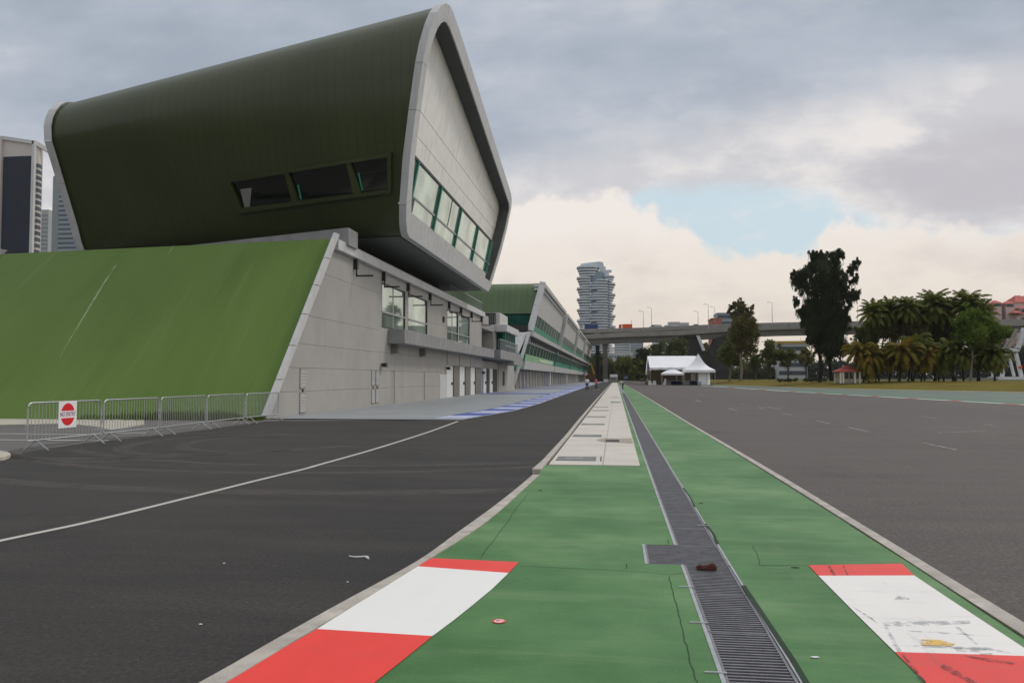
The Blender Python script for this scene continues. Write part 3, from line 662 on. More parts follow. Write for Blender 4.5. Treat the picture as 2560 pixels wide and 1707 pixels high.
# garage bays at the far end: recessed with white doors
MB().box(-15.6,-15.4,68.4,86.6,0,2.8).build('garage_backing',M['dark'],B1)
for y0,y1 in ((68.45,71.3),(74.1,76.95),(79.8,82.7)):
    o=MB().box(WX-.12,WX-.05,y0,y1,0,2.72).build('door',M['door'],B1); MB().box(WX-.05,WX+.02,y1-.7,y1-.35,1.05,1.3).build('door_handle',M['black'],o)
for y0,y1 in ((71.35,74.0),(77.0,79.7),(82.75,86.0)): MB().box(WX-.3,WX+.05,y0,y1,0,2.72).build('pier',M['brown'],B1)
for y0,y1 in ((68.45,73.7),(74.0,79.5),(79.8,86.6)): wallpanel(y0,y1,2.75,3.83,x=WX+.06)
wallpanel(86.0,86.6,0,2.75)
# parapet rail on the far part of the lower roof
o=MB(); 
for i in range(38): 
    y=70+i*.46; o.box(-14.32,-14.29,y,y+.03,8.74,9.72)
o.box(-14.34,-14.26,69.9,87.2,9.72,9.79); o.build('roof_railing',M['lamp'],B1)
# upstand between lower roof and the upper box
UP=G(871,569,9.5); UQ=G(400,622,9.15)
MB().hexa([(UP.x,UP.y+.1,8.6),(UP.x,UP.y+1.6,8.6),(UQ.x,UQ.y+1.6,8.6),(UQ.x,UQ.y+.1,8.6),(UP.x,UP.y,9.5),(UP.x,UP.y+1.6,9.5),(UQ.x,UQ.y+1.6,9.15),(UQ.x,UQ.y,9.15)]).build('roof_upstand',M['conc'],B1)
MB().box(-30,-16.2,49,74,8.66,10.2).build('neck',M['neck'],B1)
# ---- upper box: lofted shell between the facade profile and the left profile
kx=.2; X0=-12.0
rp=[(46.7,10.05),(46.15,10.25),(45.6,10.7),(45.0,11.5),(43.9,13.9),(43.25,16.3),(42.75,18.7),(42.75,19.8),(43.0,20.8),(43.4,21.6),(44.0,22.25),(44.7,22.7),(45.5,22.95),(46.5,23.0),(48.5,22.85),(54.3,22.25),(64.5,21.1),(78.6,19.55),(79.9,19.2),(80.5,18.5),(80.4,16.5),(79.6,14.0),(77.5,10.3),(77.0,10.0)]
lp=[(49.0,9.75),(48.4,9.9),(48.1,10.4),(47.7,11.3),(46.4,13.7),(45.6,15.2),(45.15,16.0),(45.08,16.8),(45.2,17.35),(45.45,17.85),(45.85,18.3),(46.3,18.6),(46.9,18.8),(47.8,18.92),(50,18.85),(56,18.5),(66,17.8),(78.6,16.7),(79.9,16.4),(80.4,15.9),(80.2,14.5),(79.4,12.6),(77.5,10.2),(77.0,10.0)]
LX=-34.0
def rpt(p,off=0,dx=0): return Vector((X0+kx*(p[1]-10)+dx,p[0],p[1]))
def lpt(p,dx=0): return Vector((LX+dx,p[0],p[1]))
Rr=[rpt(p,dx=-.28) for p in rp]; Lr=[lpt(p,dx=.2) for p in lp]
rings=[[a.lerp(b,t) for a,b in zip(Rr,Lr)] for t in (0,.15,.3,.5,.7,.85,1)]
MB().loft(rings,caps=False).build('roof_shell',M['shell'],B1,smooth=35)
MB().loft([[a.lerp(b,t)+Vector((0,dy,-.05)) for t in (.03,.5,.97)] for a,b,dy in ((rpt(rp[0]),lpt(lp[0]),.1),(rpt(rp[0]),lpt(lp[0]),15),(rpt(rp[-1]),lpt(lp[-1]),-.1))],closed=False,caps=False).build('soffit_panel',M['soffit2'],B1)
# frame rims: offset profiles outwards and inwards
def offset(pts,d):
    out=[];n=len(pts)
    for i in range(n):
        a=Vector(pts[i-1]);b=Vector(pts[i]);c=Vector(pts[(i+1)%n])
        t1=(b-a).normalized();t2=(c-b).normalized();n1=Vector((-t1.y,t1.x));n2=Vector((-t2.y,t2.x)); m=(n1+n2).normalized()
        q=b+m*(d/max(.35,m.dot(n1))); out.append((q.x,q.y))
    return out
def rim(name,prof,f,outer,inner,depth0,depth1,parent,segs):
    # profile runs clockwise seen from the track: positive offset = outwards
    area=sum(prof[i][0]*prof[(i+1)%len(prof)][1]-prof[(i+1)%len(prof)][0]*prof[i][1] for i in range(len(prof)))
    sg=-1 if area>0 else 1
    po=offset(prof,sg*outer); pi=offset(prof,-sg*inner); n=len(prof)
    for s0,s1 in segs:
        idx=[i%n for i in range(s0,s1+1)]
        rings=[]
        for j,i in enumerate(idx):
            rings.append([f(po[i],depth1),f(po[i],depth0),f(pi[i],depth0),f(pi[i],depth0+(depth1-depth0)*.2)])
        if len(segs)>1:
            for k_,s in ((0,1),(-1,-1)):
                r=rings[k_]; q=rings[k_+s]; rings[k_]=[a+(b-a).normalized()*.012 for a,b in zip(r,q)]
        MB().loft(rings).build(name,M['frame'],parent,smooth=30)
n=len(rp)
fr=lambda p,dx: rpt(p,dx=dx)
rim('frame_panel',rp,fr,.12,.82,0.0,-.42,B1,[(0,3),(3,5),(5,6),(6,9),(9,12),(12,14),(14,15),(15,16),(16,17),(17,19),(19,21),(21,23),(23,24)])
fl=lambda p,dx: lpt(p,dx)
rim('frame_panel',lp,fl,.14,.5,-.2,.3,B1,[(0,4),(4,6),(6,9),(9,13),(13,16),(16,18),(18,21),(21,24)])
# recessed facade wall with joints, windows, sill
sg=1
area=sum(rp[i][0]*rp[(i+1)%n][1]-rp[(i+1)%n][0]*rp[i][1] for i in range(n)); sg=-1 if area>0 else 1
inn=offset(rp,-sg*.80); REC=-1.05
def clipz(z0,z1,poly):
    def clip(P,z,keep):
        out=[]
        for i in range(len(P)):
            a=P[i];b=P[(i+1)%len(P)]; ka=keep(a[1]);kb=keep(b[1])
            if ka: out.append(a)
            if ka!=kb:
                t=(z-a[1])/(b[1]-a[1]); out.append((a[0]+(b[0]-a[0])*t,z))
        return out
    P=clip(poly,z0,lambda z:z>=z0); return clip(P,z1,lambda z:z<=z1)
for z0,z1 in ((14.55,16.2),(16.2,17.6),(17.6,23)):
    P=clipz(z0+.02,z1-.02,inn); MB().prism([rpt(p,dx=REC) for p in P],(-.2,0,0)).build('facade_wall',M['facade'],B1)
MB().prism([rpt(p,dx=REC-.22) for p in inn],(-.2,0,0)).build('facade_backing',M['dark'],B1)
# reveal lining under the roof edge
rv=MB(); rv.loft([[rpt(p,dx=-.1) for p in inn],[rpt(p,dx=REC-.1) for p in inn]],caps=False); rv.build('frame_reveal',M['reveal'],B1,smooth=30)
def lb(mb,y0,y1,z0,z1,d0,d1):            # leaning box in facade space
    return mb.hexa([rpt((y0,z0),dx=d0),rpt((y1,z0),dx=d0),rpt((y1,z0),dx=d1),rpt((y0,z0),dx=d1),rpt((y0,z1),dx=d0),rpt((y1,z1),dx=d0),rpt((y1,z1),dx=d1),rpt((y0,z1),dx=d1)])
WR=-.45
lb(MB(),46.6,75.7,10.8,11.5,REC-.1,WR+.1).build('window_sill',M['frame'],B1)
ms=[44.9,46.9,53.4,60.6,68.2,75.3,77.0]
lb(MB(),44.3,76.6,14.42,14.56,REC-.05,WR+.06).build('window_head',M['black'],B1)
for i,(y0,y1) in enumerate(zip(ms,ms[1:])):
    o=lb(MB(),y0+.07,y1-.07,11.5,14.42,WR-.06,WR-.02).build('pane',M['glass'],B1)
    lb(MB(),y0+.07,y1-.07,12.4,12.5,WR-.02,WR+.06).build('transom',M['pole'],o)
    if i in (2,): lb(MB(),y0+4,y0+4.06,12.5,14.4,WR-.02,WR+.01).build('blind_edge',M['black'],o)
for y in ms[1:-1]: lb(MB(),y-.13,y+.13,11.45,14.43,WR-.08,WR+.12).build('mullion',M['teal'],B1)
for y in (75.9,): lb(MB(),y-.13,y+.13,11.45,14.43,WR-.08,WR+.12).build('mullion',M['teal'],B1)
lb(MB(),47.05,47.9,11.6,12.35,WR-.3,WR-.0).build('office_equipment',M['black'],B1)
# windows in the dark end face
e0=rpt(rp[3]); e1=lpt(lp[3]); e2=rpt(rp[6]); en=(e1-e0).cross(e2-e0).normalized()
if en.y>0: en=-en
from mathutils.geometry import intersect_ray_tri
SH=[(rpt(rp[i],dx=-.28).lerp(lpt(lp[i],dx=.2),t0),rpt(rp[i],dx=-.28).lerp(lpt(lp[i],dx=.2),t1),rpt(rp[i+1],dx=-.28).lerp(lpt(lp[i+1],dx=.2),t1),rpt(rp[i+1],dx=-.28).lerp(lpt(lp[i+1],dx=.2),t0)) for i in range(1,8) for t0,t1 in ((0,.15),(.15,.3),(.3,.5),(.5,.7))]
def E(px,py,o=0):
    d=ray(px,py); og=Vector((0,0,EYE))
    for a,b,c,dd in SH:
        for tri in ((a,b,c),(a,c,dd)):
            h=intersect_ray_tri(*tri,d,og,True)
            if h is not None: return h+en*o
    return PL(px,py,e0+en*o,en)
z2=lambda x,y:(560+.47194*x,340+.47194*y)
def patch(pts,o,t,name,mat,parent=B1):
    q=[E(*z2(*p),o) for p in pts]; return MB().prism(q,-en*t).build(name,mat,parent)
def eframe(out,inn_,o,t,name,mat):
    mb=MB(); A_=[E(*z2(*p),0) for p in out]; B_=[E(*z2(*p),0) for p in inn_]
    for i in range(4):
        a,b,c,d=A_[i],A_[(i+1)%4],B_[(i+1)%4],B_[i]
        mb.hexa([a,b,c,d,a+en*o,b+en*o,c+en*o,d+en*o])
    return mb.build(name,mat,B1)
wo=eframe([(20,235),(893,88),(893,300),(80,410)],[(45,246),(874,112),(874,283),(105,380)],.28,.1,'window_surround',M['shell'])
for q in ([(45,246),(330,200),(368,345),(105,380)],[(352,196),(655,148),(692,305),(402,342)],[(678,145),(874,112),(874,283),(735,298)]): patch(q,.05,.12,'pane',M['gblack'])
for q in ([(330,200),(352,196),(402,342),(368,345)],[(655,148),(678,145),(735,298),(692,305)]): patch(q,.24,.3,'window_post',M['shell'])
for q in ([(394,262),(400,258),(416,335),(409,337)],[(712,196),(720,194),(742,290),(734,293)]): patch(q,.12,.05,'window_edge',M['spandrel'])
patch([(700,205),(874,170),(874,175),(702,210)],.10,.02,'window_transom',M['black'])
patch([(90,282),(150,275),(140,375),(112,378)],.09,.03,'window_blind',plain('grey_blind',(.2,.2,.18),.7))

# long pale run-off stain on the slope
def SP(px,py): 
    h=PL(px,py,sl_b[0],nrm); return h+nrm*.02
sm=MB()
for pts,w in ((((290,664),(262,706),(238,745),(205,800),(175,850),(150,895)),.12),):
    q=spline([SP(*p) for p in pts],4); L=[];R2=[]
    for i,a in enumerate(q):
        t=i/(len(q)-1); ww=w*(1-abs(2*t-.7)*.7)*.5; L.append(a+Vector((ww,0,0))); R2.append(a-Vector((ww,0,0)))
    sm.strip(L,R2)
sm.build('rain_stain',worn('pale_rain_stain',(.36,.42,.27),.45,(5,1.2,1.2),.6),B1)
# ---------------------------------------------------------------- linking stair block
LB=thing('stair_block','beige stair block with balcony and green bay window between green building and garages','building',(-15,98,0))
def lbx(x0,x1,y0,y1,z0,z1,name,mat,p=LB,bv=0): return MB().box(x0,x1,y0,y1,z0,z1).build(name,mat,p,bevel=bv)
lbx(-26,-14.5,87.5,116.6,0,3.6,'wall',M['wall']); lbx(-14.9,-14.4,100.5,109.5,0,3.55,'wall',M['wall'])
for y0,y1,m in ((87.6,89.5,M['door']),(92.2,94.2,M['door'])): 
    o=lbx(-14.5,-14.2,y0,y1,0,2.7,'door',m); MB().box(-14.2,-14.13,y1-.8,y1-.4,1.0,1.3).build('door_handle',M['black'],o)
for y0,y1 in ((89.6,92.1),(94.4,98.6)): lbx(-14.5,-14.3,y0,y1,0,2.7,'shutter',M['dark'])
lbx(-14.4,-14.3,104.2,105.4,.7,2.5,'slot_window',M['black'])
lbx(-20,-14.52,110,116.5,0,3.55,'recess',M['brown'])
lbx(-18,-12.5,88.8,108,3.75,4.75,'balcony',M['conc'],bv=.03); lbx(-18,-12.35,99.5,109,3.3,3.74,'balcony_slab',M['conc'])
r=MB()
for i in range(30): y=89+i*.55; r.box(-12.62,-12.58,y,y+.03,4.76,5.9)
r.box(-12.64,-12.56,88.9,105.4,5.9,5.96)
for i in range(4): r.box(-14+i*.4,-13.97+i*.4,88.95,88.98,4.76,5.9)
r.build('balcony_railing',M['lamp'],LB)
lbx(-26,-16.2,91,116.5,3.62,7.2,'wall',M['wall']); lbx(-16.2,-15.9,91.5,97.5,4.76,7.0,'recess',M['brown'])
lbx(-16.2,-14.6,97.6,100,4.76,7.28,'wall',M['wall'])
o=lbx(-16,-13.6,100,110,4.76,7.29,'bay_window',M['gdark'])
for y in (100,102.4,105,107.5,110): MB().box(-13.62,-13.5,y-.09,y+.09,4.76,7.28).build('mullion',M['teal'],o)
MB().box(-13.62,-13.48,100,110,5.6,5.75).build('transom',M['pole'],o)
for x in (-15.9,-14.9,-13.75): MB().box(x-.12,x+.12,99.85,100,4.76,7.28).build('mullion',M['teal'],o)
lbx(-26,-14.6,88.5,98.4,7.15,7.9,'roof_slab',M['conc'],bv=.03); lbx(-26,-13.1,98.5,111,7.3,8.15,'roof_slab',M['frame'],bv=.03)
lbx(-26,-15.6,92,100,7.9,9.2,'plant_room',M['wall']); lbx(-26,-14.4,101.5,109,8.15,9.85,'plant_room',M['fac2'])
for x0,x1,y,z0,z1 in ((-17.9,-16.2,91.4,8.0,9.05),(-16.9,-14.9,100.9,8.3,9.75)):
    o=lbx(x0,x1,y,y+.5,z0,z1,'air_conditioner',M['black']); b=MB()
    for i in range(9): xx=x0+.1+i*(x1-x0-.2)/8; b.box(xx-.02,xx+.02,y-.03,y,z0+.15,z1-.15)
    b.build('grille',M['lamp'],o)
# ---------------------------------------------------------------- pit garage building: four bays receding along the lane
PB=thing('pit_building','long pit building with outward leaning green glass facade and ribbed green roof end','building',(-14,125,0))
k2=.2; xa=-14.5
def bp(y,z,d=0): return Vector((xa+k2*z+d,y,z))
def pb(y0,y1,z0,z1,d0,d1,name,mat,parent=PB,mb=None,dy0=0,dy1=0):
    m=mb or MB()
    m.hexa([bp(y0,z0,d0),bp(y1,z0,d0),bp(y1,z0,d1),bp(y0,z0,d1),bp(y0+dy0,z1,d0),bp(y1+dy1,z1,d0),bp(y1+dy1,z1,d1),bp(y0+dy0,z1,d1)])
    return m if mb else m.build(name,mat,parent)
MB().box(-34,-15.2,117.6,393,0,3.0).build('garage_core',M['dark'],PB)
MB().box(-34,-15.0,124.6,393,3.0,8.7).build('core',M['soffit'],PB)
MB().box(-33,-14.2,126,393,8.7,15.2).build('core',M['soffit'],PB)
bays=[(122,181.5),(183,243),(244.5,304),(305.5,392)]
for bi,(y0,y1) in enumerate(bays):
    # garage level: piers and shutters
    nd=11 if bi==0 else 7
    MB().box(-15.15,-14.3,y1-2.6,y1-.2,0,3.0).build('pier',M['frame'],PB)
    for i in range(nd):
        a=y0+(y1-3-y0)*i/nd; b=y0+(y1-3-y0)*(i+1)/nd
        MB().box(-15.1,-14.95,a+.25,b-.25,0,2.85).build('garage_shutter',M['brown'],PB)
        MB().box(-15.15,-14.7,b-.25,b+.25,0,2.9).build('door_post',M['fac2'],PB)
    pb(y0,y1,3.0,4.25,-1.0,.25,'slab_band',M['fac2'])
    pb(y0+.1,y1-.4,4.25,5.3,-.3,-.05,'spandrel',M['spandrel'])
    pb(y0+.1,y1-.4,5.3,6.95,-.35,-.12,'window_band',M['gdark'])
    nm=(10,10,10,10)[bi]
    for i in range(nm+1):
        y=y0+.3+(y1-y0-1)*i/nm; pb(y-.09,y+.09,5.3,6.95,-.12,-.09,'mullion',M['frame'])
    pb(y0,y1-.3,6.95,7.9,-.4,-.1,'upper_wall',M['fac2'])
    t=MB(); nn=18 if bi<2 else 12
    for i in range(nn):
        a=y0+1+(y1-y0-2)*i/nn; b=y0+1+(y1-y0-2)*(i+1)/nn; m=(a+b)/2
        t.bar(bp(a,7.85,.3),bp(m,7.15,.3),.2,.2); t.bar(bp(m,7.15,.3),bp(b,7.85,.3),.2,.2)
    t.build('awning_truss',M['black'],PB)
    pb(y0-.5,y1+.2,7.9,8.55,-.6,.7,'slab_band',M['fac2'])
    # upper storey
    pb(y0+1,y1-.2,8.55,9.7,-.2,.12,'spandrel',M['spandrel'],dy0=.6)
    pb(y0+1.5,y1-.4,9.7,11.5,-.25,.05,'window_band',M['gdark'],dy0=.8)
    for i in range(nm+1):
        y=y0+2+(y1-y0-3)*i/nm; pb(y-.09,y+.09,9.7,11.5,.05,.08,'mullion',M['frame'],dy0=.5,dy1=.5)
    pb(y0+2.2,y1-.4,11.5,15.2,-.3,.0,'upper_wall',M['fac2'],dy0=1.2)
    pb(y0+3.4,y1-.2,15.2,15.55,-1.0,.25,'eave',M['frame'])
    pb(y0+3.4,y1-.2,15.7,16.25,-1.2,.55,'roof_edge',M['fac2'])
    # end frame of each bay, leaning
    if bi>0:
        MB().hexa([bp(y0-1.2,8.6,.7),bp(y0,8.6,.7),bp(y0,8.6,-.6),bp(y0-1.2,8.6,-.6),bp(y0+.6,15.9,.7),bp(y0+2.6,15.9,.7),bp(y0+2.6,15.9,-.8),bp(y0+.6,15.9,-.8)]).build('bay_fin',M['fac2'],PB)
        pb(y0-1.2,y0+.05,3.0,8.0,-.5,.1,'bay_fin',M['teal'])
        MB().box(xa+k2*15-1,xa+k2*15-.6,y0-.8,y0-.4,15.9,17.4).build('roof_vent_pipe',M['whiteconc'],PB)
    if bi==0:
        pb(y0+.3,y0+56,4.3,5.28,.0,.06,'banner',M['banner'])
        sq=MB()
        for i in range(26):
            a=y0+24+i*1.15; sq.bar(bp(a,4.7+.18*math.sin(i*1.9),.09),bp(a+.9,4.8+.2*math.sin(i*2.3+1),.09),.05,.16)
        sq.build('banner_script',M['bannerw'],PB)
# near end: diagonal white strut with fin, upper frame edge, ribbed roof end
st=MB(); p0=Vector((-14.85,117,0)); p1=Vector((-12.75,121,8.5))
for i in range(4):
    MB().bar(p0.lerp(p1,i/4+.003),p0.lerp(p1,(i+1)/4-.003),.45,.4,up=(0,1,0)).build('strut_panel',M['frame'],PB)
MB().prism([(-14.7,117.4,3.6),(-16.6,119.5,8.45),(-13.0,121.2,8.45)],(0,.6,.0)).build('end_fin',M['frame'],PB)
MB().box(-15.6,-14.75,117.5,119.5,0,3.2).build('end_pier',M['fac2'],PB)
pb(117.8,122.2,3.02,5.28,-1.6,-.4,'end_glazing',M['spandrel'])
f0=Vector((-12.75,122,8.62)); f1=Vector((-11.15,126,16.35))
for i in range(2): MB().bar(f0.lerp(f1,i/2+.003),f0.lerp(f1,(i+1)/2-.003),.9,.8,up=(0,1,0)).build('frame_panel',M['frame'],PB)
# ribbed roof end, rounded over at the top
pr=[(124.2,11.5),(124.9,13.0),(125.4,14.4),(125.9,15.4),(126.6,16.05),(127.6,16.45),(129,16.6),(160,16.55),(393,16.3)]
MB().loft([[Vector((xx+.18*(z-11.5)*(1 if xx>-20 else 0),y,z)) for y,z in pr] for xx in (-12.35,-18,-26,-34)],closed=False,caps=False).build('roof_shell',M['roof2'],PB,smooth=35)
MB().box(-33.5,-12.7,124.8,126.2,10.9,11.49).build('roof_soffit',M['dark'],PB)
MB().box(-17.4,-13.0,121.6,125.5,8.7,9.6).build('terrace_wall',M['dark'],PB)
o=MB().box(-17.2,-12.8,124.5,124.9,9.3,11.45).build('end_window',M['gdark'],PB)
MB().box(-17.2,-12.75,124.3,124.5,9.3,9.55).build('window_sill',M['teal'],o)
# ---------------------------------------------------------------- drain gratings
GL=.93; first=None
def grate_mesh(L,x0,x1):
    m=MB(); m.box(x0,x0+.018,.004,L-.004,-.03,0); m.box(x1-.018,x1,.004,L-.004,-.03,0)
    n=int(L/.046)
    for i in range(n):
        y=.02+i*(L-.04)/(n-1); m.box(x0+.018,x1-.018,y-.008,y+.008,-.032,-.003)
    m.box(x0+.0185,x1-.0185,.004,.014,-.04,-.0045)
    return m
GLAB='steel bar drain grating panel in the straight channel through the green strip'
ys=TY1; yl=[]
y=TY0
while y>1.5: y-=GL; yl.append(y)
y=TY1
while y<90: yl.append(y); y+=GL
for i,y in enumerate(sorted(yl)):
    if first is None:
        first=grate_mesh(GL,XL+.012,XR-.006).build('drain_grating',M['grate']); o=first
        tag(o,GLAB,'drain grating','gratings of the drain channel')
    else: o=first.copy(); COL.objects.link(o)
    o.location=(rng.uniform(-.003,.003),y,GZ-.002+rng.uniform(-.003,.002))
g2=grate_mesh(TY1-TY0,TX+.01,XR-.006).build('drain_grating',M['grate']); g2.location=(0,TY0,GZ+.002)
tag(g2,'wide steel bar grating panel reaching left over the green paint beside the dark red rag','drain grating','gratings of the drain channel')
stuff(MB().box(XL+.02,XR-.02,yl[-1]+GL,300,GZ-.05,GZ-.006).build('drain_grating_run',M['grate']))
fr=MB(); fr.box(XL-.016,XL+.008,TY1,300,-.01,GZ+.004); fr.box(XL-.016,XL+.008,-3,TY0,-.01,GZ+.004); fr.box(TX-.012,TX+.01,TY0,TY1,-.01,GZ+.004); fr.box(XR-.004,XR+.012,-3,300,-.01,GZ+.003)
struct(fr.build('drain_edge_frame',M['steel']))
hk=MB()
for y,x in ((2.9,XL),(3.75,XL),(4.65,XL),(5.57,XL),(6.5,XL),(10.4,XL),(11.3,XL),(12.1,XL),(9.2,XR)): hk.box(x-.09,x+.03,y-.008,y+.008,GZ,GZ+.008)
struct(hk.build('drain_clips',M['steel']))
# ---------------------------------------------------------------- service trench covers on the pale slab
cl=[('dark grey slotted steel cover nearest the viewer on the pale slab',(290,770,1160,1203),'apron'),
    ('grey steel cover on the left of the pale slab beside the sunken opening',(490,850,872,893),'apron'),
    ('dark sunken drain opening in the stained right half of the pale slab',(905,1090,937,962),'crack'),
    ('narrow grey cover third along the left of the pale slab',(595,890,728,739),'apron'),
    ('narrow grey cover fourth along the left of the pale slab',(670,908,630,639),'apron'),
    ('narrow grey cover fifth along the left of the pale slab',(735,950,551,557),'apron'),
    ('narrow grey cover sixth along the left of the pale slab',(760,940,507,511),'apron'),
    ('short dark drain slot on the right of the pale slab, farther off',(975,1105,443,450),'crack'),
    ('thin grey drain slot farthest along the right of the pale slab',(980,1080,381,385),'apron')]
M['cover']=plain('grey_steel_cover',(.16,.17,.17),.6,.2,8)
for lab,(x0,x1,y0,y1),mt in cl:
    p=[G(*z4b(*q),SZ) for q in ((x0,y1),(x1,y1),(x1,y0),(x0,y0))]
    xx0,xx1=min(q.x for q in p)+.02,max(q.x for q in p)-.01; yy0,yy1=p[0].y,max(p[2].y,p[0].y+.12)
    o=thing('trench_cover',lab,'drain cover',(xx0,yy0,SZ),0,'covers set in the pale slab')
    MB().box(xx0,xx1,yy0,yy1,SZ-.004,SZ+.004).build('cover_plate',M['cover'] if mt=='apron' else M['dark'],o)
    fr=MB(); 
    for q in ((xx0-.02,xx0,yy0-.02,yy1+.02),(xx1,xx1+.02,yy0-.02,yy1+.02),(xx0,xx1,yy0-.02,yy0),(xx0,xx1,yy1,yy1+.02)): fr.box(*q,SZ-.004,SZ+.006)
    fr.build('cover_frame',M['cover'],o)
    if yy1-yy0>.3 and mt=='apron':
        s=MB()
        for i in range(7): s.box(xx0+.15+i*.05,xx0+.165+i*.05,yy0+.35,yy0+.6,SZ+.0042,SZ+.006)
        s.build('cover_slot',M['slab'],o)
st=MB(); st.quad(*gp(z4b,[(790,935),(860,912),(1250,915),(1268,985),(1130,975),(900,965),(800,952)],SZ+.0006))
struct(st.build('slab_stain',worn('damp_slab_stain',(.36,.31,.25),.4,(3,3,1))))
st=MB(); st.line([G(*z4b(*p),SZ) for p in [(775,1155),(850,1153),(848,1215)]],.02,SZ+.0008); st.line([G(*z4b(*p),SZ) for p in [(778,1158),(776,1205)]],.02,SZ+.0008); st.line([G(*z4b(*p),SZ) for p in [(1030,1212),(1170,1215),(1330,1220)]],.014,SZ+.0008)
struct(st.build('crack_lines',M['crack']))
# ---------------------------------------------------------------- crowd barriers
def barrier(p,q,label):
    L=(q-p).length; ang=math.atan2(q.y-p.y,q.x-p.x); HB=1.09; lo=.24
    o=thing('crowd_barrier',label,'barrier',(p.x,p.y,0),ang,'crowd control barriers')
    r=.019; c=.12; f=MB()
    path=[(.02,0,lo),(.02,0,HB-c)]+[(.02+c-c*math.cos(t),0,HB-c+c*math.sin(t)) for t in (.4,.8,1.2,1.57)]+[(L-.02-c+c*math.sin(t),0,HB-c+c*math.cos(t)) for t in (.0,.4,.8,1.2,1.57)]+[(L-.02,0,lo)]
    f.tube(path,r,8); f.tube([(.02,0,lo),(L-.02,0,lo)],r,8)
    f.build('frame',M['steel'],o,local=True,smooth=50)
    b=MB(); n=int(L/.115)
    for i in range(1,n):
        x=.02+(L-.04)*i/n; b.tube([(x,0,lo),(x,0,HB)],.0075,5,cap=False)
    b.build('infill_bars',M['steel'],o,local=True,smooth=60)
    for x in (.30,L-.30):
        MB().tube([(x-.02,.30,.015),(x,0,lo)],.016,6).tube([(x,0,lo),(x+.02,-.30,.015)],.016,6).build('foot',M['steel'],o,local=True,smooth=60)
    h=MB(); h.tube([(-.005,0,.5),(-.045,0,.5),(-.045,0,.62)],.008,5); h.tube([(L+.0,0,.78),(L+.03,0,.78),(L+.03,0,.7)],.008,5); h.build('hook',M['steel'],o,local=True)
    return o
bp_=[((278,764),(735,709)),((838,697),(1185,654)),((1275,642),(1562,602)),((1635,590),(1865,562)),((1930,553),(2130,529))]
labs=['crowd barrier carrying the red and white no entry board','second crowd barrier from the left, just right of the one with the board','middle one of the five crowd barriers in front of the green slope','fourth crowd barrier from the left in front of the green slope','crowd barrier overlapping the white coping at the corner of the building']
bars=[]
for (a,b),lab in zip(bp_,labs):
    p=G(*z8(*a)); q=G(*z8(*b)); d=(q-p).normalized(); bars.append((p-d*.30,q+d*.30))
ends=[]
for i,(p,q) in enumerate(bars):
    if i<4:
        n=bars[i+1][0]; m=(q+n)/2; dd=(n-p).normalized(); bars[i]=(p,m-dd*.035); bars[i+1]=(m+dd*.035,bars[i+1][1])
for (p,q),lab in zip(bars,labs): barrier(p,q,lab)
# no entry sign hung on the first barrier
p,q=bars[0]; ang=math.atan2(q.y-p.y,q.x-p.x); d=(q-p).normalized()
sc_=(A(143,1011,p.y).x,A(188,1011,p.y).x)
s0=G(*z8(443,745)); fr_=lambda px:(lambda r:((p.x*r.y-p.y*r.x)/(d.y*r.x-d.x*r.y)))(ray(px,1060))
t0,t1=fr_(143),fr_(188)
sg_=thing('no_entry_sign','white board reading no entry in a red disc, hung on the leftmost barrier','sign',(p.x+d.x*t0,p.y+d.y*t0,0),ang)
w=t1-t0; zb,zt_=.47,1.105; 
MB().box(0,w,-.034,-.024,zb,zt_).build('board',M['signwhite'],sg_,local=True)
zc=(zb+zt_)/2; 
for s in (1,-1):
    pts=[]; rx,rz=w*.385,.265
    for i in range(25):
        t=math.pi*i/24; z=math.sin(t)*rz
        pts.append((w/2+rx*math.cos(t),-.0345,zc+s*z))
    lim=.085; P=[pt for pt in pts if abs(pt[2]-zc)>=lim]
    xe=rx*math.sqrt(1-(lim/rz)**2); P=[(w/2+xe,-.0345,zc+s*lim)]+P+[(w/2-xe,-.0345,zc+s*lim)]
    MB().prism(P,(0,-.002,0)).build('red_segment',M['signred'],sg_,local=True)
cu=bpy.data.curves.new('lettering','FONT'); cu.body='NO ENTRY'; cu.size=.15; cu.align_x='CENTER'; cu.align_y='CENTER'; cu.extrude=.001
to=bpy.data.objects.new('tmp_text',cu); COL.objects.link(to); bpy.context.view_layer.update()
me=bpy.data.meshes.new_from_object(to.evaluated_get(bpy.context.evaluated_depsgraph_get())); bpy.data.objects.remove(to)
me.name='lettering'; xs=[v.co.x for v in me.vertices]; k_=w*.84/(max(xs)-min(xs))
me.transform(Matrix.Translation((w/2,-.0365,zc))@Matrix.Rotation(math.pi/2,4,'X')@Matrix.Diagonal((k_,1.0,1,1)))
me.materials.clear(); me.materials.append(M['signtext']); lo=bpy.data.objects.new('lettering',me); COL.objects.link(lo); lo.parent=sg_
# ---------------------------------------------------------------- litter
o=MB().tube(spline([G(*z9(*c),.008) for c in [(1075,626),(1110,632),(1150,631),(1185,629),(1205,630)]],4),.007,5).build('cable_tie',M['plastic']); tag(o,'thin white plastic strip lying on the dark pit lane','litter')
o2=MB().tube([G(*z9(*c),.009) for c in [(1188,632),(1207,642)]],.010,5).build('strip_end',M['plastic'],o,local=True)
c=G(*z10(1662,655),GZ); pts=[]
rg=MB(); r2=random.Random(5)
prof=[(-.08,.012,.02),(-.055,.03,.032),(-.02,.036,.03),(.02,.03,.036),(.05,.038,.055),(.075,.028,.045),(.088,.01,.02)]
rg.loft([[c+Vector((x,hw*math.cos(2*math.pi*j/12)*1.2+r2.uniform(-.004,.004),.004+max(0,h*math.sin(2*math.pi*j/12)+r2.uniform(-.004,.004)))) for j in range(12)] for x,hw,h in prof])
tag(rg.build('rag',M['rag'],smooth=60),'crumpled dark red rag lying on the drain grating','rag')
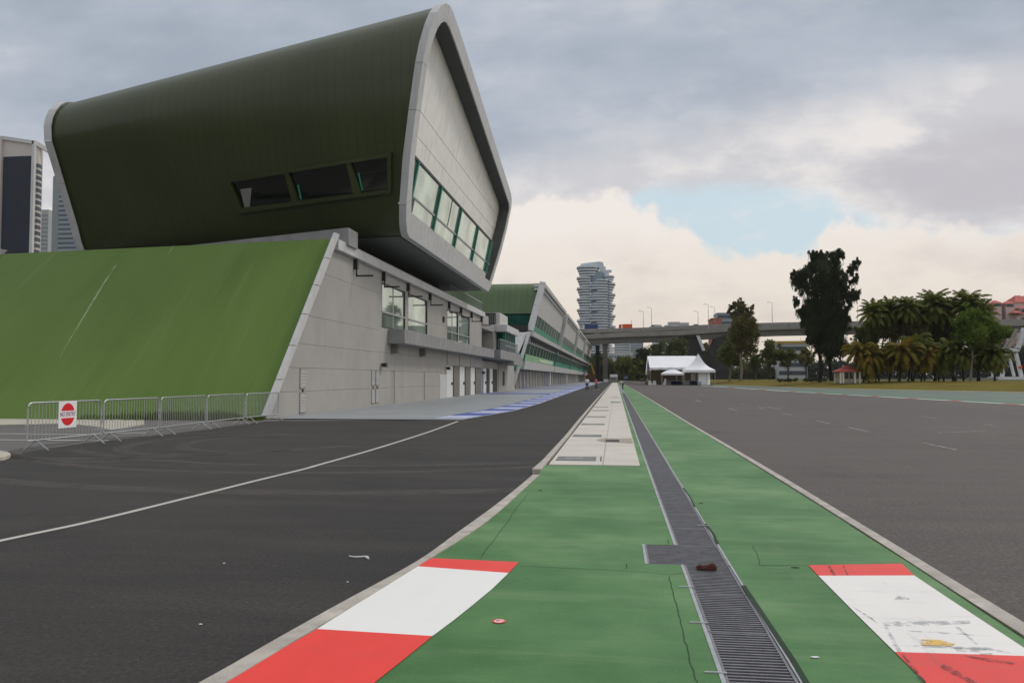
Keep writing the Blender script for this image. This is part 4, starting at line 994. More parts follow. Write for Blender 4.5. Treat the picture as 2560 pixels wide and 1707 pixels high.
c=G(*z10(140,1035),GZ+.004)
o=MB().prism([c+Vector((.045*math.cos(t*.2618),.045*math.sin(t*.2618)*1.0,0)) for t in range(24)],(0,0,.002)).build('round_sticker',M['red']); tag(o,'small round red sticker with a white mark on the green paint','sticker')
sm=MB()
for t0_,t1_,rr in ((20,150,.028),(200,330,.027),(160,260,.014)):
    sm.line([(c.x+rr*math.cos(rad(t)),c.y+rr*math.sin(rad(t))) for t in range(t0_,t1_,12)],.012,c.z+.0026)
sm.line([(c.x-.03,c.y+.005),(c.x+.005,c.y-.012),(c.x+.034,c.y+.01)],.014,c.z+.0026)
sm.build('white_mark',M['plastic'],o,local=True)
def scrap(f,x,y,w,h,mat,label,zz=GZ):
    c=G(*f(x,y),zz+.003); a=rng.uniform(0,3); pts=[]
    for i in range(7):
        t=2*math.pi*i/7; r=rng.uniform(.6,1); pts.append(c+Vector((math.cos(t)*w*r,math.sin(t)*h*r,rng.uniform(0,.003))))
    tag(MB().prism(pts,(0,0,.003)).build('scrap',M[mat],None),label,'litter','scraps of litter on the ground')
scrap(z11,490,1222,.028,.014,'plastic','white paper scrap on the green paint right of the grating')
scrap(z11,315,421,.05,.010,'crack','dark sliver lying beside the joint near the right red block')
scrap(z10,443,76,.035,.02,'crack','dark leaf on the green paint below the pale slab')
scrap(z10,1625,168,.03,.02,'crack','dark leaf on the green paint right of the grating')
scrap(z9,60,1095,.014,.012,'plastic','white paper fleck on the pit lane at the lower left',0)
scrap(z9,218,678,.014,.011,'plastic','white paper fleck on the pit lane left of the plastic strip',0)
scrap(z9,1065,805,.012,.011,'plastic','white paper fleck on the pit lane this side of the plastic strip',0)
# ---------------------------------------------------------------- people
def skin(name,verts,edges,rads,mat,parent,root=0,sub=1):
    me=bpy.data.meshes.new(name); me.from_pydata(verts,edges,[]); me.materials.append(mat)
    o=bpy.data.objects.new(name,me); COL.objects.link(o); 
    if parent: o.parent=parent
    m=o.modifiers.new('skin','SKIN'); m.use_smooth_shade=True
    sv=me.skin_vertices[0].data
    for i,r in enumerate(rads): sv[i].radius=(r,r) if isinstance(r,(int,float)) else r; sv[i].use_root=(i==root)
    s=o.modifiers.new('sub','SUBSURF'); s.levels=sub; s.render_levels=sub
    return o
def person(label,loc,rz,shirt,legsmat,shoe,J,sleeve=True):
    """J: joint positions; one continuous body with head, hands and fingers, clothing as skinned layers over it"""
    t=thing('person',label,'person',loc,rz)
    V=[];E_=[];R=[]
    def v(p,r,par=None):
        V.append(tuple(p)); R.append(r); i=len(V)-1
        if par is not None: E_.append((par,i))
        return i
    pel=v(J['pelvis'],.12); wa=v(J['waist'],.11,pel); ch=v(J['chest'],.13,wa); nk=v(J['neck'],.05,ch)
    hd=Vector(J['head']); up=(hd-Vector(J['neck'])).normalized()
    h0=v(hd-up*.05,.065,nk); h1=v(hd+up*.03,.088,h0); v(hd+up*.095,.06,h1)
    fw=Vector(J.get('face',(0,-1,0))); v(hd-up*.03+fw*.085,.022,h1)     # nose and chin
    for s in 'lr':
        sh=v(J['sh'+s],.055,ch); el=v(J['el'+s],.038,sh); wr=v(J['wr'+s],.026,el)
        d=(Vector(J['wr'+s])-Vector(J['el'+s])).normalized(); pm=Vector(J['wr'+s])+d*.07; p_=v(pm,.028,wr)
        a=d.cross(Vector((1,0,0))); a=a.normalized() if a.length>.1 else Vector((0,1,0)); cu_=d.cross(a)
        for i,(o_,l) in enumerate(((-.028,.07),(-.010,.085),(.010,.08),(.028,.06))):
            f1=v(pm+a*o_+d*l*.55,.009,p_); v(pm+a*o_+d*l+cu_*.015,.008,f1)
        th=v(Vector(J['wr'+s])+d*.03-a*.035,.011,wr); v(Vector(J['wr'+s])+d*.075-a*.05,.009,th)
    for s in 'lr':
        hp=v(J['hp'+s],.085,pel); kn=v(J['kn'+s],.055,hp); an=v(J['an'+s],.038,kn); v(Vector(J['an'+s])+Vector(J.get('toe',(0,-1,0)))*.16+Vector((0,0,-.04)),.032,an)
    body=skin('body',V,E_,R,M['skin'],t)
    g=lambda *n:[tuple(J[i]) for i in n]
    sv=g('pelvis','waist','chest','shl','ell','shr','elr'); m1=tuple((Vector(J['shl'])+Vector(J['ell']))/2)
    skin('shirt',sv,[(0,1),(1,2),(2,3),(3,4),(2,5),(5,6)],[.15,.145,.16,.085,.06,.085,.06],shirt,t)
    skin('trousers',g('waist','pelvis','hpl','knl','anl','hpr','knr','anr'),[(0,1),(1,2),(2,3),(3,4),(1,5),(5,6),(6,7)],[.125,.14,.105,.078,.07,.105,.078,.07],legsmat,t,1)
    skin('hair',[tuple(hd+up*.12),tuple(hd+up*.05-fw*.03),tuple(hd-up*.04-fw*.07)],[(0,1),(1,2)],[.07,.098,.06],M['hair'],t,1)
    for s in 'lr':
        a=Vector(J['an'+s]); tw=Vector(J.get('toe',(0,-1,0)))
        skin('shoe',[tuple(a+Vector((0,0,-.035))-tw*.05),tuple(a+tw*.08+Vector((0,0,-.045))),tuple(a+tw*.19+Vector((0,0,-.05)))],[(0,1),(1,2)],[.048,.045,.036],shoe,t,1)
    return t
stand=dict(pelvis=(0,0,.93),waist=(0,.01,1.08),chest=(0,.02,1.33),neck=(0,0,1.50),head=(0,-.02,1.61),shl=(.19,.02,1.42),ell=(.27,.05,1.14),wrl=(.25,-.05,.90),shr=(-.19,.02,1.42),elr=(-.28,.03,1.14),wrr=(-.20,-.12,.96),hpl=(.10,0,.88),knl=(.14,-.02,.48),anl=(.16,.02,.08),hpr=(-.10,0,.88),knr=(-.12,-.02,.48),anr=(-.14,.02,.08))
walk=dict(pelvis=(0,0,.91),waist=(0,-.01,1.06),chest=(0,-.03,1.31),neck=(0,-.05,1.47),head=(0,-.08,1.58),shl=(.17,-.03,1.40),ell=(.22,.14,1.16),wrl=(.2,.10,.93),shr=(-.17,-.03,1.40),elr=(-.22,-.12,1.15),wrr=(-.2,-.30,1.02),hpl=(.09,0,.87),knl=(.10,-.20,.50),anl=(.10,-.26,.08),hpr=(-.09,0,.87),knr=(-.10,.10,.48),anr=(-.10,.42,.16))
bend=dict(pelvis=(0,.10,.90),waist=(0,-.02,1.03),chest=(0,-.25,1.17),neck=(0,-.42,1.24),head=(0,-.53,1.25),face=(0,-.5,-.85),shl=(.18,-.30,1.20),ell=(.20,-.26,.92),wrl=(.12,-.28,.70),shr=(-.18,-.30,1.20),elr=(-.20,-.26,.92),wrr=(-.12,-.28,.70),hpl=(.09,.10,.86),knl=(.10,.02,.47),anl=(.10,.05,.08),hpr=(-.09,.10,.86),knr=(-.10,.06,.47),anr=(-.10,.09,.08))
px,py=1400+.09354*725,920+.09354*597; person('person in a white shirt and black trousers standing on the pit lane',G(px,py,.0),rad(200),M['shirt_white'],M['trousers'],M['trousers'],stand)
px,py=1400+.09354*970,920+.09354*592; person('person in a pink shirt and dark jeans walking along the pit lane',G(px,py,.0),rad(-60),M['shirt_pink'],M['jeans'],M['shoe_w'],walk)
px,py=1400+.09354*1665,920+.09354*586; person('person in a pale shirt bending forward on the green strip',G(px,py,GZ),rad(-75),M['shirt_grey'],M['trousers'],M['shoe_w'],bend)
# ---------------------------------------------------------------- weeds along the slope foot
wd=MB(); r3=random.Random(3)
for i in range(5200):
    x=-13.9-r3.random()*7.6
    if x<-18.6 and r3.random()>.3: continue
    y=31.1-abs(r3.gauss(0,.35))+(.2 if x>-18.5 else 0); h=r3.uniform(.10,.34)*(1.25 if -20<x<-15 else .75); a=r3.uniform(0,6.28); w=r3.uniform(.008,.02); l=r3.uniform(-.12,.12)
    dx,dy=math.cos(a)*w,math.sin(a)*w; lx,ly=math.cos(a+1)*l,math.sin(a+1)*l
    wd.add([(x-dx,y-dy,-.01),(x+dx,y+dy,-.01),(x+lx,y+ly,h)],[(0,1,2)])
stuff(wd.build('weeds',M['weed'],normals=False))
z6=lambda x,y:(1400+.24237*x,620+.24237*y)
z7=lambda x,y:(1900+.29333*x,580+.29333*y)
z13=lambda x,y:(1580+.11905*x,860+.11905*y)
# ---------------------------------------------------------------- viaduct
M['viaduct_m']=plain('pier_concrete',(.13,.125,.115),.85,.2,.3)
VD=thing('viaduct','long grey concrete road viaduct crossing behind the tents and trees','viaduct',(30,360,0))
def deck(pts,depth,wid,name,ph=1.0):
    # pts: (x,y,z top of parapet) along the front edge
    d=MB();par=MB();rl=MB(); rings=[];pr=[]
    for x,y,z in pts:
        rings.append([Vector((x,y,z-ph)),Vector((x,y,z-ph-.9)),Vector((x,y+2.6,z-ph-1.15)),Vector((x,y+3.4,z-ph-depth)),Vector((x,y+wid-3.4,z-ph-depth)),Vector((x,y+wid-2.6,z-ph-1.15)),Vector((x,y+wid,z-ph-.9)),Vector((x,y+wid,z-ph))])
        pr.append([Vector((x,y-.05,z-ph-.3)),Vector((x,y-.05,z)),Vector((x,y+.3,z)),Vector((x,y+.3,z-ph-.3))])
    MB().loft(rings).build(name,M['viaduct'],VD); MB().loft(pr).build('parapet',M['viaduct'],VD)
    MB().loft([[p+Vector((0,wid,0)) for p in r] for r in pr]).build('parapet',M['viaduct'],VD)
def dp(l,y): return [(lambda p:(p.x,p.y,p.z))(A(px,py,y)) for px,py in l]
near=dp([(1380,845),(1463,836),(1560,831),(1700,826.5),(1826,817),(1950,812),(2130,808),(2350,804.5),(2560,802),(2800,799),(3200,795)],350)
deck(near,3.2,13,'deck')
far_=dp([(1360,823),(1450,822.5),(1600,819),(1700,814.5),(1826,809),(1950,806),(2130,803),(2560,798),(3200,792)],366)
deck(far_,3.0,13,'deck',.9)
def ztop(pts,x):
    for a,b in zip(pts,pts[1:]):
        if x<=b[0]: return a[2]+(b[2]-a[2])*(x-a[0])/(b[0]-a[0])
    return pts[-1][2]
def pier(px,w,y,mat):
    x=A(px,900,y).x; MB().loft([[Vector((x+sx*w/2*k_,y+sy*w*.7,z)) for sx,sy in ((-1,-1),(1,-1),(1,1),(-1,1))] for z,k_ in ((0,1),(14,1),(16.5,1.25))]).build('pier',mat,VD)
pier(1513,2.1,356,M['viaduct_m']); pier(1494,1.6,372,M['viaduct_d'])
def slab(poly,y0,y1,mat,name='pier'):
    a=[A(*p,y0) for p in poly]; MB().prism(a,(0,y1-y0,0)).build(name,mat,VD)
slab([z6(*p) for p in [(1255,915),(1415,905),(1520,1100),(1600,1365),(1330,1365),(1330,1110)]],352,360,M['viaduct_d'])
slab([z6(*p) for p in [(1405,898),(1440,905),(1500,1055),(1470,1060)]],350.5,351.9,M['whiteconc'])
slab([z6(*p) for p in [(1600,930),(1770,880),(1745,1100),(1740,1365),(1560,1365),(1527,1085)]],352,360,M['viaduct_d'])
# pale framed pier at the right edge
def beam(a,b,w,y,mat=M['whiteconc'],t=1.4):
    p=A(*a,y);q=A(*b,y); MB().bar(p,q,t,w,up=(0,0,1) if abs((q-p).normalized().z)<.7 else (1,0,0)).build('pier_strut',mat,VD)
for a,b,w in (((2095,1030),(2062,1232),1.0),((2180,1030),(2228,1232),1.0),((2120,1050),(2165,1228),.6),((2060,1004),(2205,1004),1.3),((2250,820),(2195,1000),1.3),((2190,830),(2080,1000),.8),((2450,830),(2400,1230),1.0),((2000,1040),(1985,1232),.7)):
    beam(z7(*a),z7(*b),w,330,M['whiteconc'] if w!=.8 else M['viaduct'])
slab([z7(*p) for p in [(2035,1232),(2600,1232),(2600,1282),(2035,1282)]],327,336,M['whiteconc'],'pier_base')
slab([z7(*p) for p in [(1840,1240),(2035,1240),(2035,1262),(1840,1262)]],328,336,M['viaduct'],'pier_base')
for x in (2064,2218): 
    o=MB().box(*(lambda p:(p.x-.55,p.x+.55,328.6,329.2,p.z-.5,p.z+.5))(A(*z7(x,1152),329))).build('marker_light',M['orange'],VD)
# street lamps on the viaduct
lampd=[(z6(860,655),z6(860,826),350.6,-1,'first lamp column on the viaduct, left of the taller one, above the orange lorry'),(z6(945,620),z6(945,816),367,-1,'tall lamp column on the viaduct right of the orange lorry'),(z6(735,740),z6(735,786),378,0,'short thin pole standing behind the orange lorry on the viaduct'),(z6(520,690),z6(520,830),350.6,0,'thin lamp column on the viaduct in front of the round tower'),(z6(1425,660),z6(1425,800),367,-1,'thin lamp column on the viaduct left of the brick red block'),(z6(1531,588),z6(1531,803),350.6,-1,'tallest lamp column on the viaduct beside the brick red block'),(z6(1597,615),z6(1597,735),378,-1,'lamp column on the viaduct above the brick red block'),(z7(105,605),z7(105,785),350.6,-1,'lamp column on the viaduct just left of the tall dark tree'),(z7(833,635),z7(833,770),350.6,1,'lamp column on the viaduct just right of the tall dark tree'),(z7(1575,580),z7(1575,770),350.6,-1,'lamp column on the viaduct rising among the palm tops')]
for a,b,y,s,lab in lampd:
    p=A(*a,y);q=A(*b,y); o=thing('street_lamp',lab,'street lamp',(q.x,y,q.z-1.2),0,'lamp columns on the viaduct')
    MB().tube([(q.x,y,q.z-1.3),(q.x,y,p.z)],.15,6,.08).build('pole',M['lamp'],o)
    if s:
        MB().tube([(q.x,y,p.z-.05),(q.x+s*.8,y,p.z+.35),(q.x+s*1.9,y,p.z+.4)],.07,5).build('arm',M['lamp'],o)
        MB().box(q.x+s*1.6-.35,q.x+s*1.6+.45,y-.18,y+.18,p.z+.28,p.z+.42).build('lamp_head',M['lamp'],o)
# vehicles
def wheel(o,x,y,z,r,w=.25):
    t=MB().tube([(x,y-w/2,z),(x,y+w/2,z)],r,14).build('wheel',M['tyre_rubber'],o); MB().tube([(x,y-w/2-.01,z),(x,y+w/2+.01,z)],r*.55,10).build('rim',M['car_grey'],t)
def car(loc,label,mat,L=4.3,s=1,van=False):
    o=thing('parked_car' if loc[2]<5 else 'car',label,'car',loc); x,y,z=loc
    pr=[(-.5,.3),(-.5,.75),(-.44,.88),(-.26,.95),(-.12,1.42),(.2,1.45),(.36,1.02),(.49,.92),(.5,.6),(.49,.3)]
    if van: pr=[(-.5,.35),(-.5,1.1),(-.42,1.25),(-.32,1.9),(.48,1.95),(.5,1.2),(.5,.35)]
    a=[Vector((x+s*u_*L,y-.85,z+h)) for u_,h in pr]; MB().prism(a,(0,1.7,0)).build('body',mat,o,bevel=.06)
    gl=[(-.235,.97),(-.115,1.37),(.18,1.39),(.31,1.02)] if not van else [(-.40,1.3),(-.31,1.8),(-.12,1.8),(-.12,1.3)]
    MB().prism([Vector((x+s*u_*L,y-.87,z+h)) for u_,h in gl],(0,1.74,0)).build('side_window',M['gblack'],o)
    for wx in (-.32,.3):
        for wy in (-.78,.78): wheel(o,x+wx*L*s,y+wy,z+.33,.33)
    MB().box(x-s*L*.5-.02,x-s*L*.5+.08,y-.8,y-.45,z+.62,z+.78).build('headlight',M['car_white'],o)
    return o
def lorry(px0,px1,pt,y,label,mat,cabmat,cab=.22,load_h=None,flat=False):
    a=A(px0,pt,y);b=A(px1,pt,y); zr=ztop(near if y<360 else far_,(a.x+b.x)/2)-.95; L=b.x-a.x; h=a.z-zr
    o=thing('lorry',label,'lorry',((a.x+b.x)/2,y,zr)); c=a.x+L*cab
    MB().box(a.x,b.x,y-1.1,y+1.1,zr+.65,zr+.95).build('chassis',M['black'],o)
    MB().prism([(a.x,y-1.2,zr+.6),(a.x,y-1.2,zr+1.7),(a.x+.35,y-1.2,zr+min(h,2.9)),(c-.25,y-1.2,zr+min(h,2.9)),(c-.25,y-1.2,zr+.6)],(0,2.4,0)).build('cab',cabmat,o,bevel=.06)
    MB().prism([(a.x+.12,y-1.22,zr+1.6),(a.x+.4,y-1.22,zr+min(h,2.9)-.3),(c-.7,y-1.22,zr+min(h,2.9)-.3),(c-.7,y-1.22,zr+1.6)],(0,2.44,0)).build('cab_window',M['gblack'],o)
    MB().box(c,b.x,y-1.25,y+1.25,zr+.97,zr+h).build('load_body',mat,o,bevel=.04)
    for i in range(5): xx=c+.2+(b.x-c-.4)*i/4; MB().box(xx-.06,xx+.06,y-1.31,y-1.26,zr+.97,zr+h-.05).build('side_post',mat,o)
    for wx in (.1,.62,.78,.9):
        for wy in (-1,1): wheel(o,a.x+L*wx,y+wy*1.0,zr+.5,.5,.3)
    return o
lorry(*[z6(605,785)[0],z6(745,785)[0],z6(0,787)[1]],370,'orange tipper lorry driving on the viaduct right of the round tower',M['orange'],M['orange'],.26)
lorry(*[z6(225,0)[0],z6(392,0)[0],z6(0,792)[1]],370,'dark blue covered lorry on the viaduct in front of the round tower',M['blue_l'],M['car_white'],.18)
def onroad(px,y,label,mat,L=4.3,van=False,s=1):
    dk=near if y<360 else far_; x=A(px,820,y).x; return car((x,y,ztop(dk,x)-(1.0 if y<360 else .9)+.02),label,mat,L,s,van)
onroad(z6(375,0)[0],353,'white saloon car on the near deck of the viaduct, far left',M['car_white'])
onroad(z6(985,0)[0],369,'pale grey van on the viaduct between the lamp columns',M['car_grey'],5.5,True)
onroad(z6(1395,0)[0],369,'dark car on the viaduct left of the brick red block',M['black'],4.4)
onroad(z7(235,0)[0],353,'silver car on the viaduct just left of the tall dark tree',M['car_grey'],4.5)
onroad(z6(790,0)[0],353,'silver car low behind the parapet right of the orange lorry',M['car_grey'],4.3)
# ---------------------------------------------------------------- round tower block
TY=900; TW=thing('round_tower','white round residential tower of stacked stepped balconies behind the viaduct','tower block',(A(1491,900,TY).x,TY,0))
z8t=lambda x,y:(1400+.12757*x,640+.12757*y)
def ext(px): return A(px,800,TY).x
cxm=ext(z8t(700,0)[0]); zz=lambda y:A(1491,z8t(0,y)[1],TY).z
pitch=(zz(440)-zz(1060))/12.0
ztopL=zz(250)
MB().tube([(cxm-1,TY,0),(cxm-1,TY,zz(330))],12.2,24).build('core',M['towershade'],TW)
def lobe(xl,xr,z,h,yc,ry,name='balcony_band',mat=None,sq=2.6):
    c=(xl+xr)/2; r=(xr-xl)/2; pts=[]
    for i in range(28):
        t=2*math.pi*i/28; cs,sn=math.cos(t),math.sin(t)
        pts.append((c+r*math.copysign(abs(cs)**(2/sq),cs),yc+ry*math.copysign(abs(sn)**(2/sq),sn),z))
    MB().prism(pts,(0,0,h)).build(name,mat or M['tower'],TW)
nfl=int((zz(330))/pitch)
for i in range(-4,nfl):
    z=zz(440)-pitch*i-1.3 if True else 0
    if z<2: break
    k_=(i)%4
    inl=[330,352,372,385][k_]; rr_=[1092,1068,1045,1030][(k_+2)%4]
    xl=ext(z8t(inl,0)[0]); xr=ext(z8t(rr_,0)[0]); xm=ext(z8t(690+(-50 if k_<2 else 0),0)[0]); xm2=ext(z8t(965,0)[0])
    lobe(xl,xm if i>-1 else ext(z8t(765,0)[0]),z,1.75,TY-2,14-.8*k_)
    if i>=1:
        if k_ in (1,2): lobe(ext(z8t(620 if k_==2 else 690,0)[0]),xm2,z,1.75,TY-2.6,13.6)
        else: lobe(ext(z8t(560,0)[0]),xm2,z,1.75,TY-2.4,13.8)
        lobe(ext(z8t(930,0)[0]),xr,z-.6,1.7,TY,11)
    elif i>=-1: lobe(ext(z8t(880,0)[0]),ext(z8t(1088-18*(i+2),0)[0]),z-1,1.5,TY,10)
cap=[A(*z8t(*p),TY-8) for p in [(360,222),(420,150),(770,108),(845,125),(860,200),(895,215),(890,330),(770,340),(768,228)]]
MB().prism(cap,(0,16,0)).build('roof_cap',M['tower'],TW)
MB().prism([A(*z8t(*p),TY-6) for p in [(860,275),(1010,270),(1010,300),(960,310),(960,420),(870,420)]],(0,10,0)).build('roof_terrace',M['tower'],TW)
for i in range(10):
    z=zz(600+105*i) if i<8 else 0
    xx=ext(z8t(610,0)[0]); MB().box(xx-.4,xx+.4,TY-15.2,TY-14.6,z,z+3).build('post',M['tower'],TW)
MB().box(cxm-17,cxm+17,TY-12,TY+12,0,5).build('podium',M['flats'],TW)
# ---------------------------------------------------------------- towers on the far left
z12=lambda x,y:(.20408*x,340+.20408*y)
ta_=thing('navy_glass_tower','pale stone tower with a tall navy glass front and open crown, far left','tower',(-380,500,0))
def a5(x,y,Y_=500): return A(*z12(x,y),Y_)
def X5(x,Y_=500): return A(*z12(x,900),Y_).x
xl=X5(-500); PXD=[(395,500),(428,500.6),(460,502),(485,504.5),(502,508),(510,513),(505,520),(470,534)]
poly=[(xl,500)]+[(A(*z12(x,900),d_).x,d_) for x,d_ in PXD]+[(xl,534)]
zb2=a5(400,270).z
MB().prism([(x,y,0) for x,y in poly],(0,0,zb2)).build('wall',M['towerA'],ta_)
MB().box(X5(35),X5(383),499.2,499.9,0,a5(200,255).z).build('curtain_wall',M['gnavy'],ta_)
MB().box(X5(-4),X5(30),497.5,500,0,a5(15,20).z).build('corner_column',M['towerA'],ta_)
MB().prism([(x,y,zb2) for x,y in poly],(0,0,a5(400,98).z-zb2)).build('crown_screen',M['towerA'],ta_)
MB().bar((X5(10),498.6,a5(10,30).z),(X5(415),498.6,a5(400,90).z),1.2,2.4).build('crown_beam',M['flats'],ta_)
MB().prism([(X5(12),499.3,zb2-.5),(X5(396),499.3,zb2-.5),(X5(396),499.3,a5(400,96).z),(X5(12),499.3,a5(10,44).z)],(0,.6,0)).build('crown_screen',M['towerA'],ta_)
MB().box(X5(395),X5(428),498,500,0,a5(400,70).z).build('corner_column',M['flats'],ta_)
MB().bar((X5(415),498.6,a5(420,85).z),(X5(505),512,a5(505,170).z),1.2,3).build('crown_beam',M['flats'],ta_)
for r in range(40):
    z=a5(450,355).z-r*a5(0,0).z*0-r*(a5(450,355).z-a5(450,430).z)
    if z<3: break
    for (x0,d0),(x1,d1) in (((432,500.7),(448,501.4)),((452,501.6),(466,502.6)),((470,503),(482,504.2)),((488,505),(499,507.4))):
        p=A(*z12(x0,900),d0-.25); q=A(*z12(x1,900),d1-.25); MB().bar((p.x,p.y,z),(q.x,q.y,z),.5,2.4).build('window',M['winband'],ta_)
def slabtower(name,label,x0,x1,top,Y_,mat,bandmat,b0,b1,per,dep=40,z0=None):
    o=thing(name,label,'tower',(X5(x0,Y_),Y_,0)); zt_=a5(x0,top,Y_).z
    MB().box(X5(x0,Y_),X5(x1,Y_),Y_,Y_+dep,0,zt_).build('wall',mat,o)
    n=0; z=zt_-per*1.2
    while z>2 and n<60:
        MB().box(X5(b0,Y_),X5(b1,Y_),Y_-.45,Y_-.22,z-per*.42,z).build('window_band',bandmat,o); z-=per; n+=1
    return o
per=(a5(0,700,620).z-a5(0,756,620).z)
o=slabtower('striped_tower','blue grey tower with dark window bands partly behind the green building',640,1400,500,620,M['towerB'],M['winband'],722,1390,per)
MB().loft([[(X5(640,620),620,a5(640,500,620).z),(X5(1400,620),620,a5(640,500,620).z),(X5(1400,620),660,a5(640,500,620).z),(X5(640,620),660,a5(640,500,620).z)],[(X5(700,620),620,a5(700,462,620).z),(X5(1400,620),620,a5(700,462,620).z),(X5(1400,620),660,a5(700,462,620).z),(X5(700,620),660,a5(700,462,620).z)]]).build('roof_cap',M['towerB'],o)
MB().box(X5(722,620),X5(1390,620),619.8,619.99,0,a5(0,580,620).z).build('floor_panels',M['towerBs'],o)
slabtower('grey_tower','plain grey green office tower between the two larger ones, far left',470,596,905,760,M['towerC'],plain('muted_window_band',(.19,.22,.25),.5),480,592,a5(0,1000,760).z-a5(0,1050,760).z)
# ---------------------------------------------------------------- blocks beyond the viaduct
def block(name,label,f,x0,x1,top,Y_,mat,win_=None,rows=8,cols=6,dep=20,cat='building',bot=None,grid=True):
    a=A(*f(x0,top),Y_);b=A(*f(x1,top),Y_); o=thing(name,label,cat,((a.x+b.x)/2,Y_,0))
    MB().box(a.x,b.x,Y_,Y_+dep,0,a.z).build('wall',mat,o); 
    if win_:
        h=(a.z-2)/rows; w_=(b.x-a.x)/cols
        for r in range(rows):
            z=2+r*h
            if z+h*.6<EYE+ (945-955)/2050*Y_: continue
            if grid:
                for c_ in range(cols): MB().box(a.x+w_*(c_+.15),a.x+w_*(c_+.85),Y_-.12,Y_-.01,z+h*.25,z+h*.75).build('window',win_,o)
            else: MB().box(a.x+.5,b.x-.5,Y_-.15,Y_-.01,z+h*.3,z+h*.8).build('window_band',win_,o)
    MB().box(a.x-.3,b.x+.3,Y_-.3,Y_+dep+.3,a.z,a.z+.8).build('roof_parapet',mat,o)
    return o
block('flats_block','white banded block of flats seen under the viaduct right of the round tower',z6,560,722,960,700,M['flats'],M['towershade'],14,5,grid=False)
block('flats_block','pale green glazed block of flats under the viaduct',z6,725,860,965,760,M['towerC'],M['towershade'],14,4,grid=False)
block('flats_block','low white flats in front of the banded block under the viaduct',z6,500,745,1090,620,M['flats'],M['towershade'],4,9)
block('flats_block','distant pale block seen through trees under the viaduct',z6,980,1110,955,720,M['flats'],M['towershade'],12,5,grid=False)
block('brick_red_block','plain brick red block standing behind the viaduct',z6,1565,1668,735,520,M['redbrown'])
block('glass_block','blue grey glass office block behind the brick red block',z6,1622,1790,680,560,M['towerBs'],M['winband'],10,6,grid=False)
for x0,x1,t,l in ((1085,1140,800,'leftmost pale low block on the skyline above the viaduct'),(1120,1235,768,'stepped pale block on the skyline above the viaduct'),(1237,1330,775,'long flat pale block on the skyline above the viaduct'),(955,1015,796,'small pale block on the skyline near the grey van')):
    block('skyline_block',l,z6,x0,x1,t,1100,M['flats'],M['towerC'],18,5,grid=False)
o=block('car_park','low multi storey car park with a yellow roof line left of the tall dark tree',z7,150,400,962,420,M['flats'],M['winband'],4,1,grid=False)
a=A(*z7(150,962),420);b=A(*z7(400,962),420); MB().box(a.x-.5,b.x+.5,419.2,441,a.z+.82,a.z+1.9).build('roof_edge',plain('yellow_roof_edge',(.45,.30,.05),.6),o)
a=A(*z7(352,925),425);b=A(*z7(400,925),425); MB().box(a.x,b.x,425,432,a.z-4,a.z).build('stair_head',M['pink'],o)
# red roofed flats on the right
RF=thing('red_roof_flats','pink rendered flats with many red hipped roofs above the viaduct at right','building',(A(*z7(2150,700),480).x,480,0))
def hip(x0,x1,yt,yb,Y_,dep,ov=.8,name='roof'):
    a=A(*z7(x0,yb),Y_);b=A(*z7(x1,yb),Y_);t=A(*z7((x0+x1)/2,yt),Y_).z; c=(a.x+b.x)/2; rl_=(b.x-a.x)*.12
    base=[(a.x-ov,Y_-ov,a.z),(b.x+ov,Y_-ov,a.z),(b.x+ov,Y_+dep+ov,a.z),(a.x-ov,Y_+dep+ov,a.z)]
    MB().hexa(base+[(c-rl_,Y_+dep*.45,t),(c+rl_,Y_+dep*.45,t),(c+rl_,Y_+dep*.55,t),(c-rl_,Y_+dep*.55,t)]).build(name,M['redroof'],RF)
def body(x0,x1,yt,Y_,dep,mat=None):
    a=A(*z7(x0,yt),Y_);b=A(*z7(x1,yt),Y_); MB().box(a.x,b.x,Y_,Y_+dep,0,a.z+.05).build('wall',mat or M['pink'],RF)
def wins(xs,ys,Y_,w=.9,h=1.5):
    for x in xs:
        for y in ys:
            p=A(*z7(x,y),Y_-.15); o=MB().box(p.x-w,p.x+w,Y_-.2,Y_-.02,p.z-h/2,p.z+h/2).build('window',M['winband'],RF); MB().box(p.x-w-.15,p.x+w+.15,Y_-.24,Y_-.01,p.z+h/2,p.z+h/2+.25).build('window_frame',M['whiteconc'],o)
body(1940,2240,672,492,14); hip(1985,2200,612,672,492,14)
body(1990,2058,608,486,7); hip(1990,2058,578,608,486,7)
body(2095,2165,612,486,7); hip(2095,2165,585,612,486,7)
body(1938,1990,645,484,8); hip(1938,1990,622,645,484,8)
body(2175,2330,600,500,16); hip(2175,2330,530,600,500,16); body(2215,2330,650,484,6); hip(2210,2330,628,650,484,6)
hip(1960,2020,665,684,484,5); hip(2200,2270,690,710,482,6); hip(2170,2225,668,690,480,6); body(2190,2280,705,482,8)
body(2280,2600,560,510,20); hip(2280,2600,500,560,510,20)
wins((1955,1972),(672,700,725,750),484); wins((2035,2060,2085,2110,2135,2160),(695,720,745),492); wins((2010,2040),(622,),486); wins((2115,2145),(626,),486); wins((2240,2260,2300),(670,740),482)
o=MB(); 
for x in (2035,2050,2065): p=A(*z7(x,720),491); o.box(p.x-.3,p.x+.3,490.6,491.4,p.z-8,p.z+5)
o.build('balcony_post',M['whiteconc'],RF)
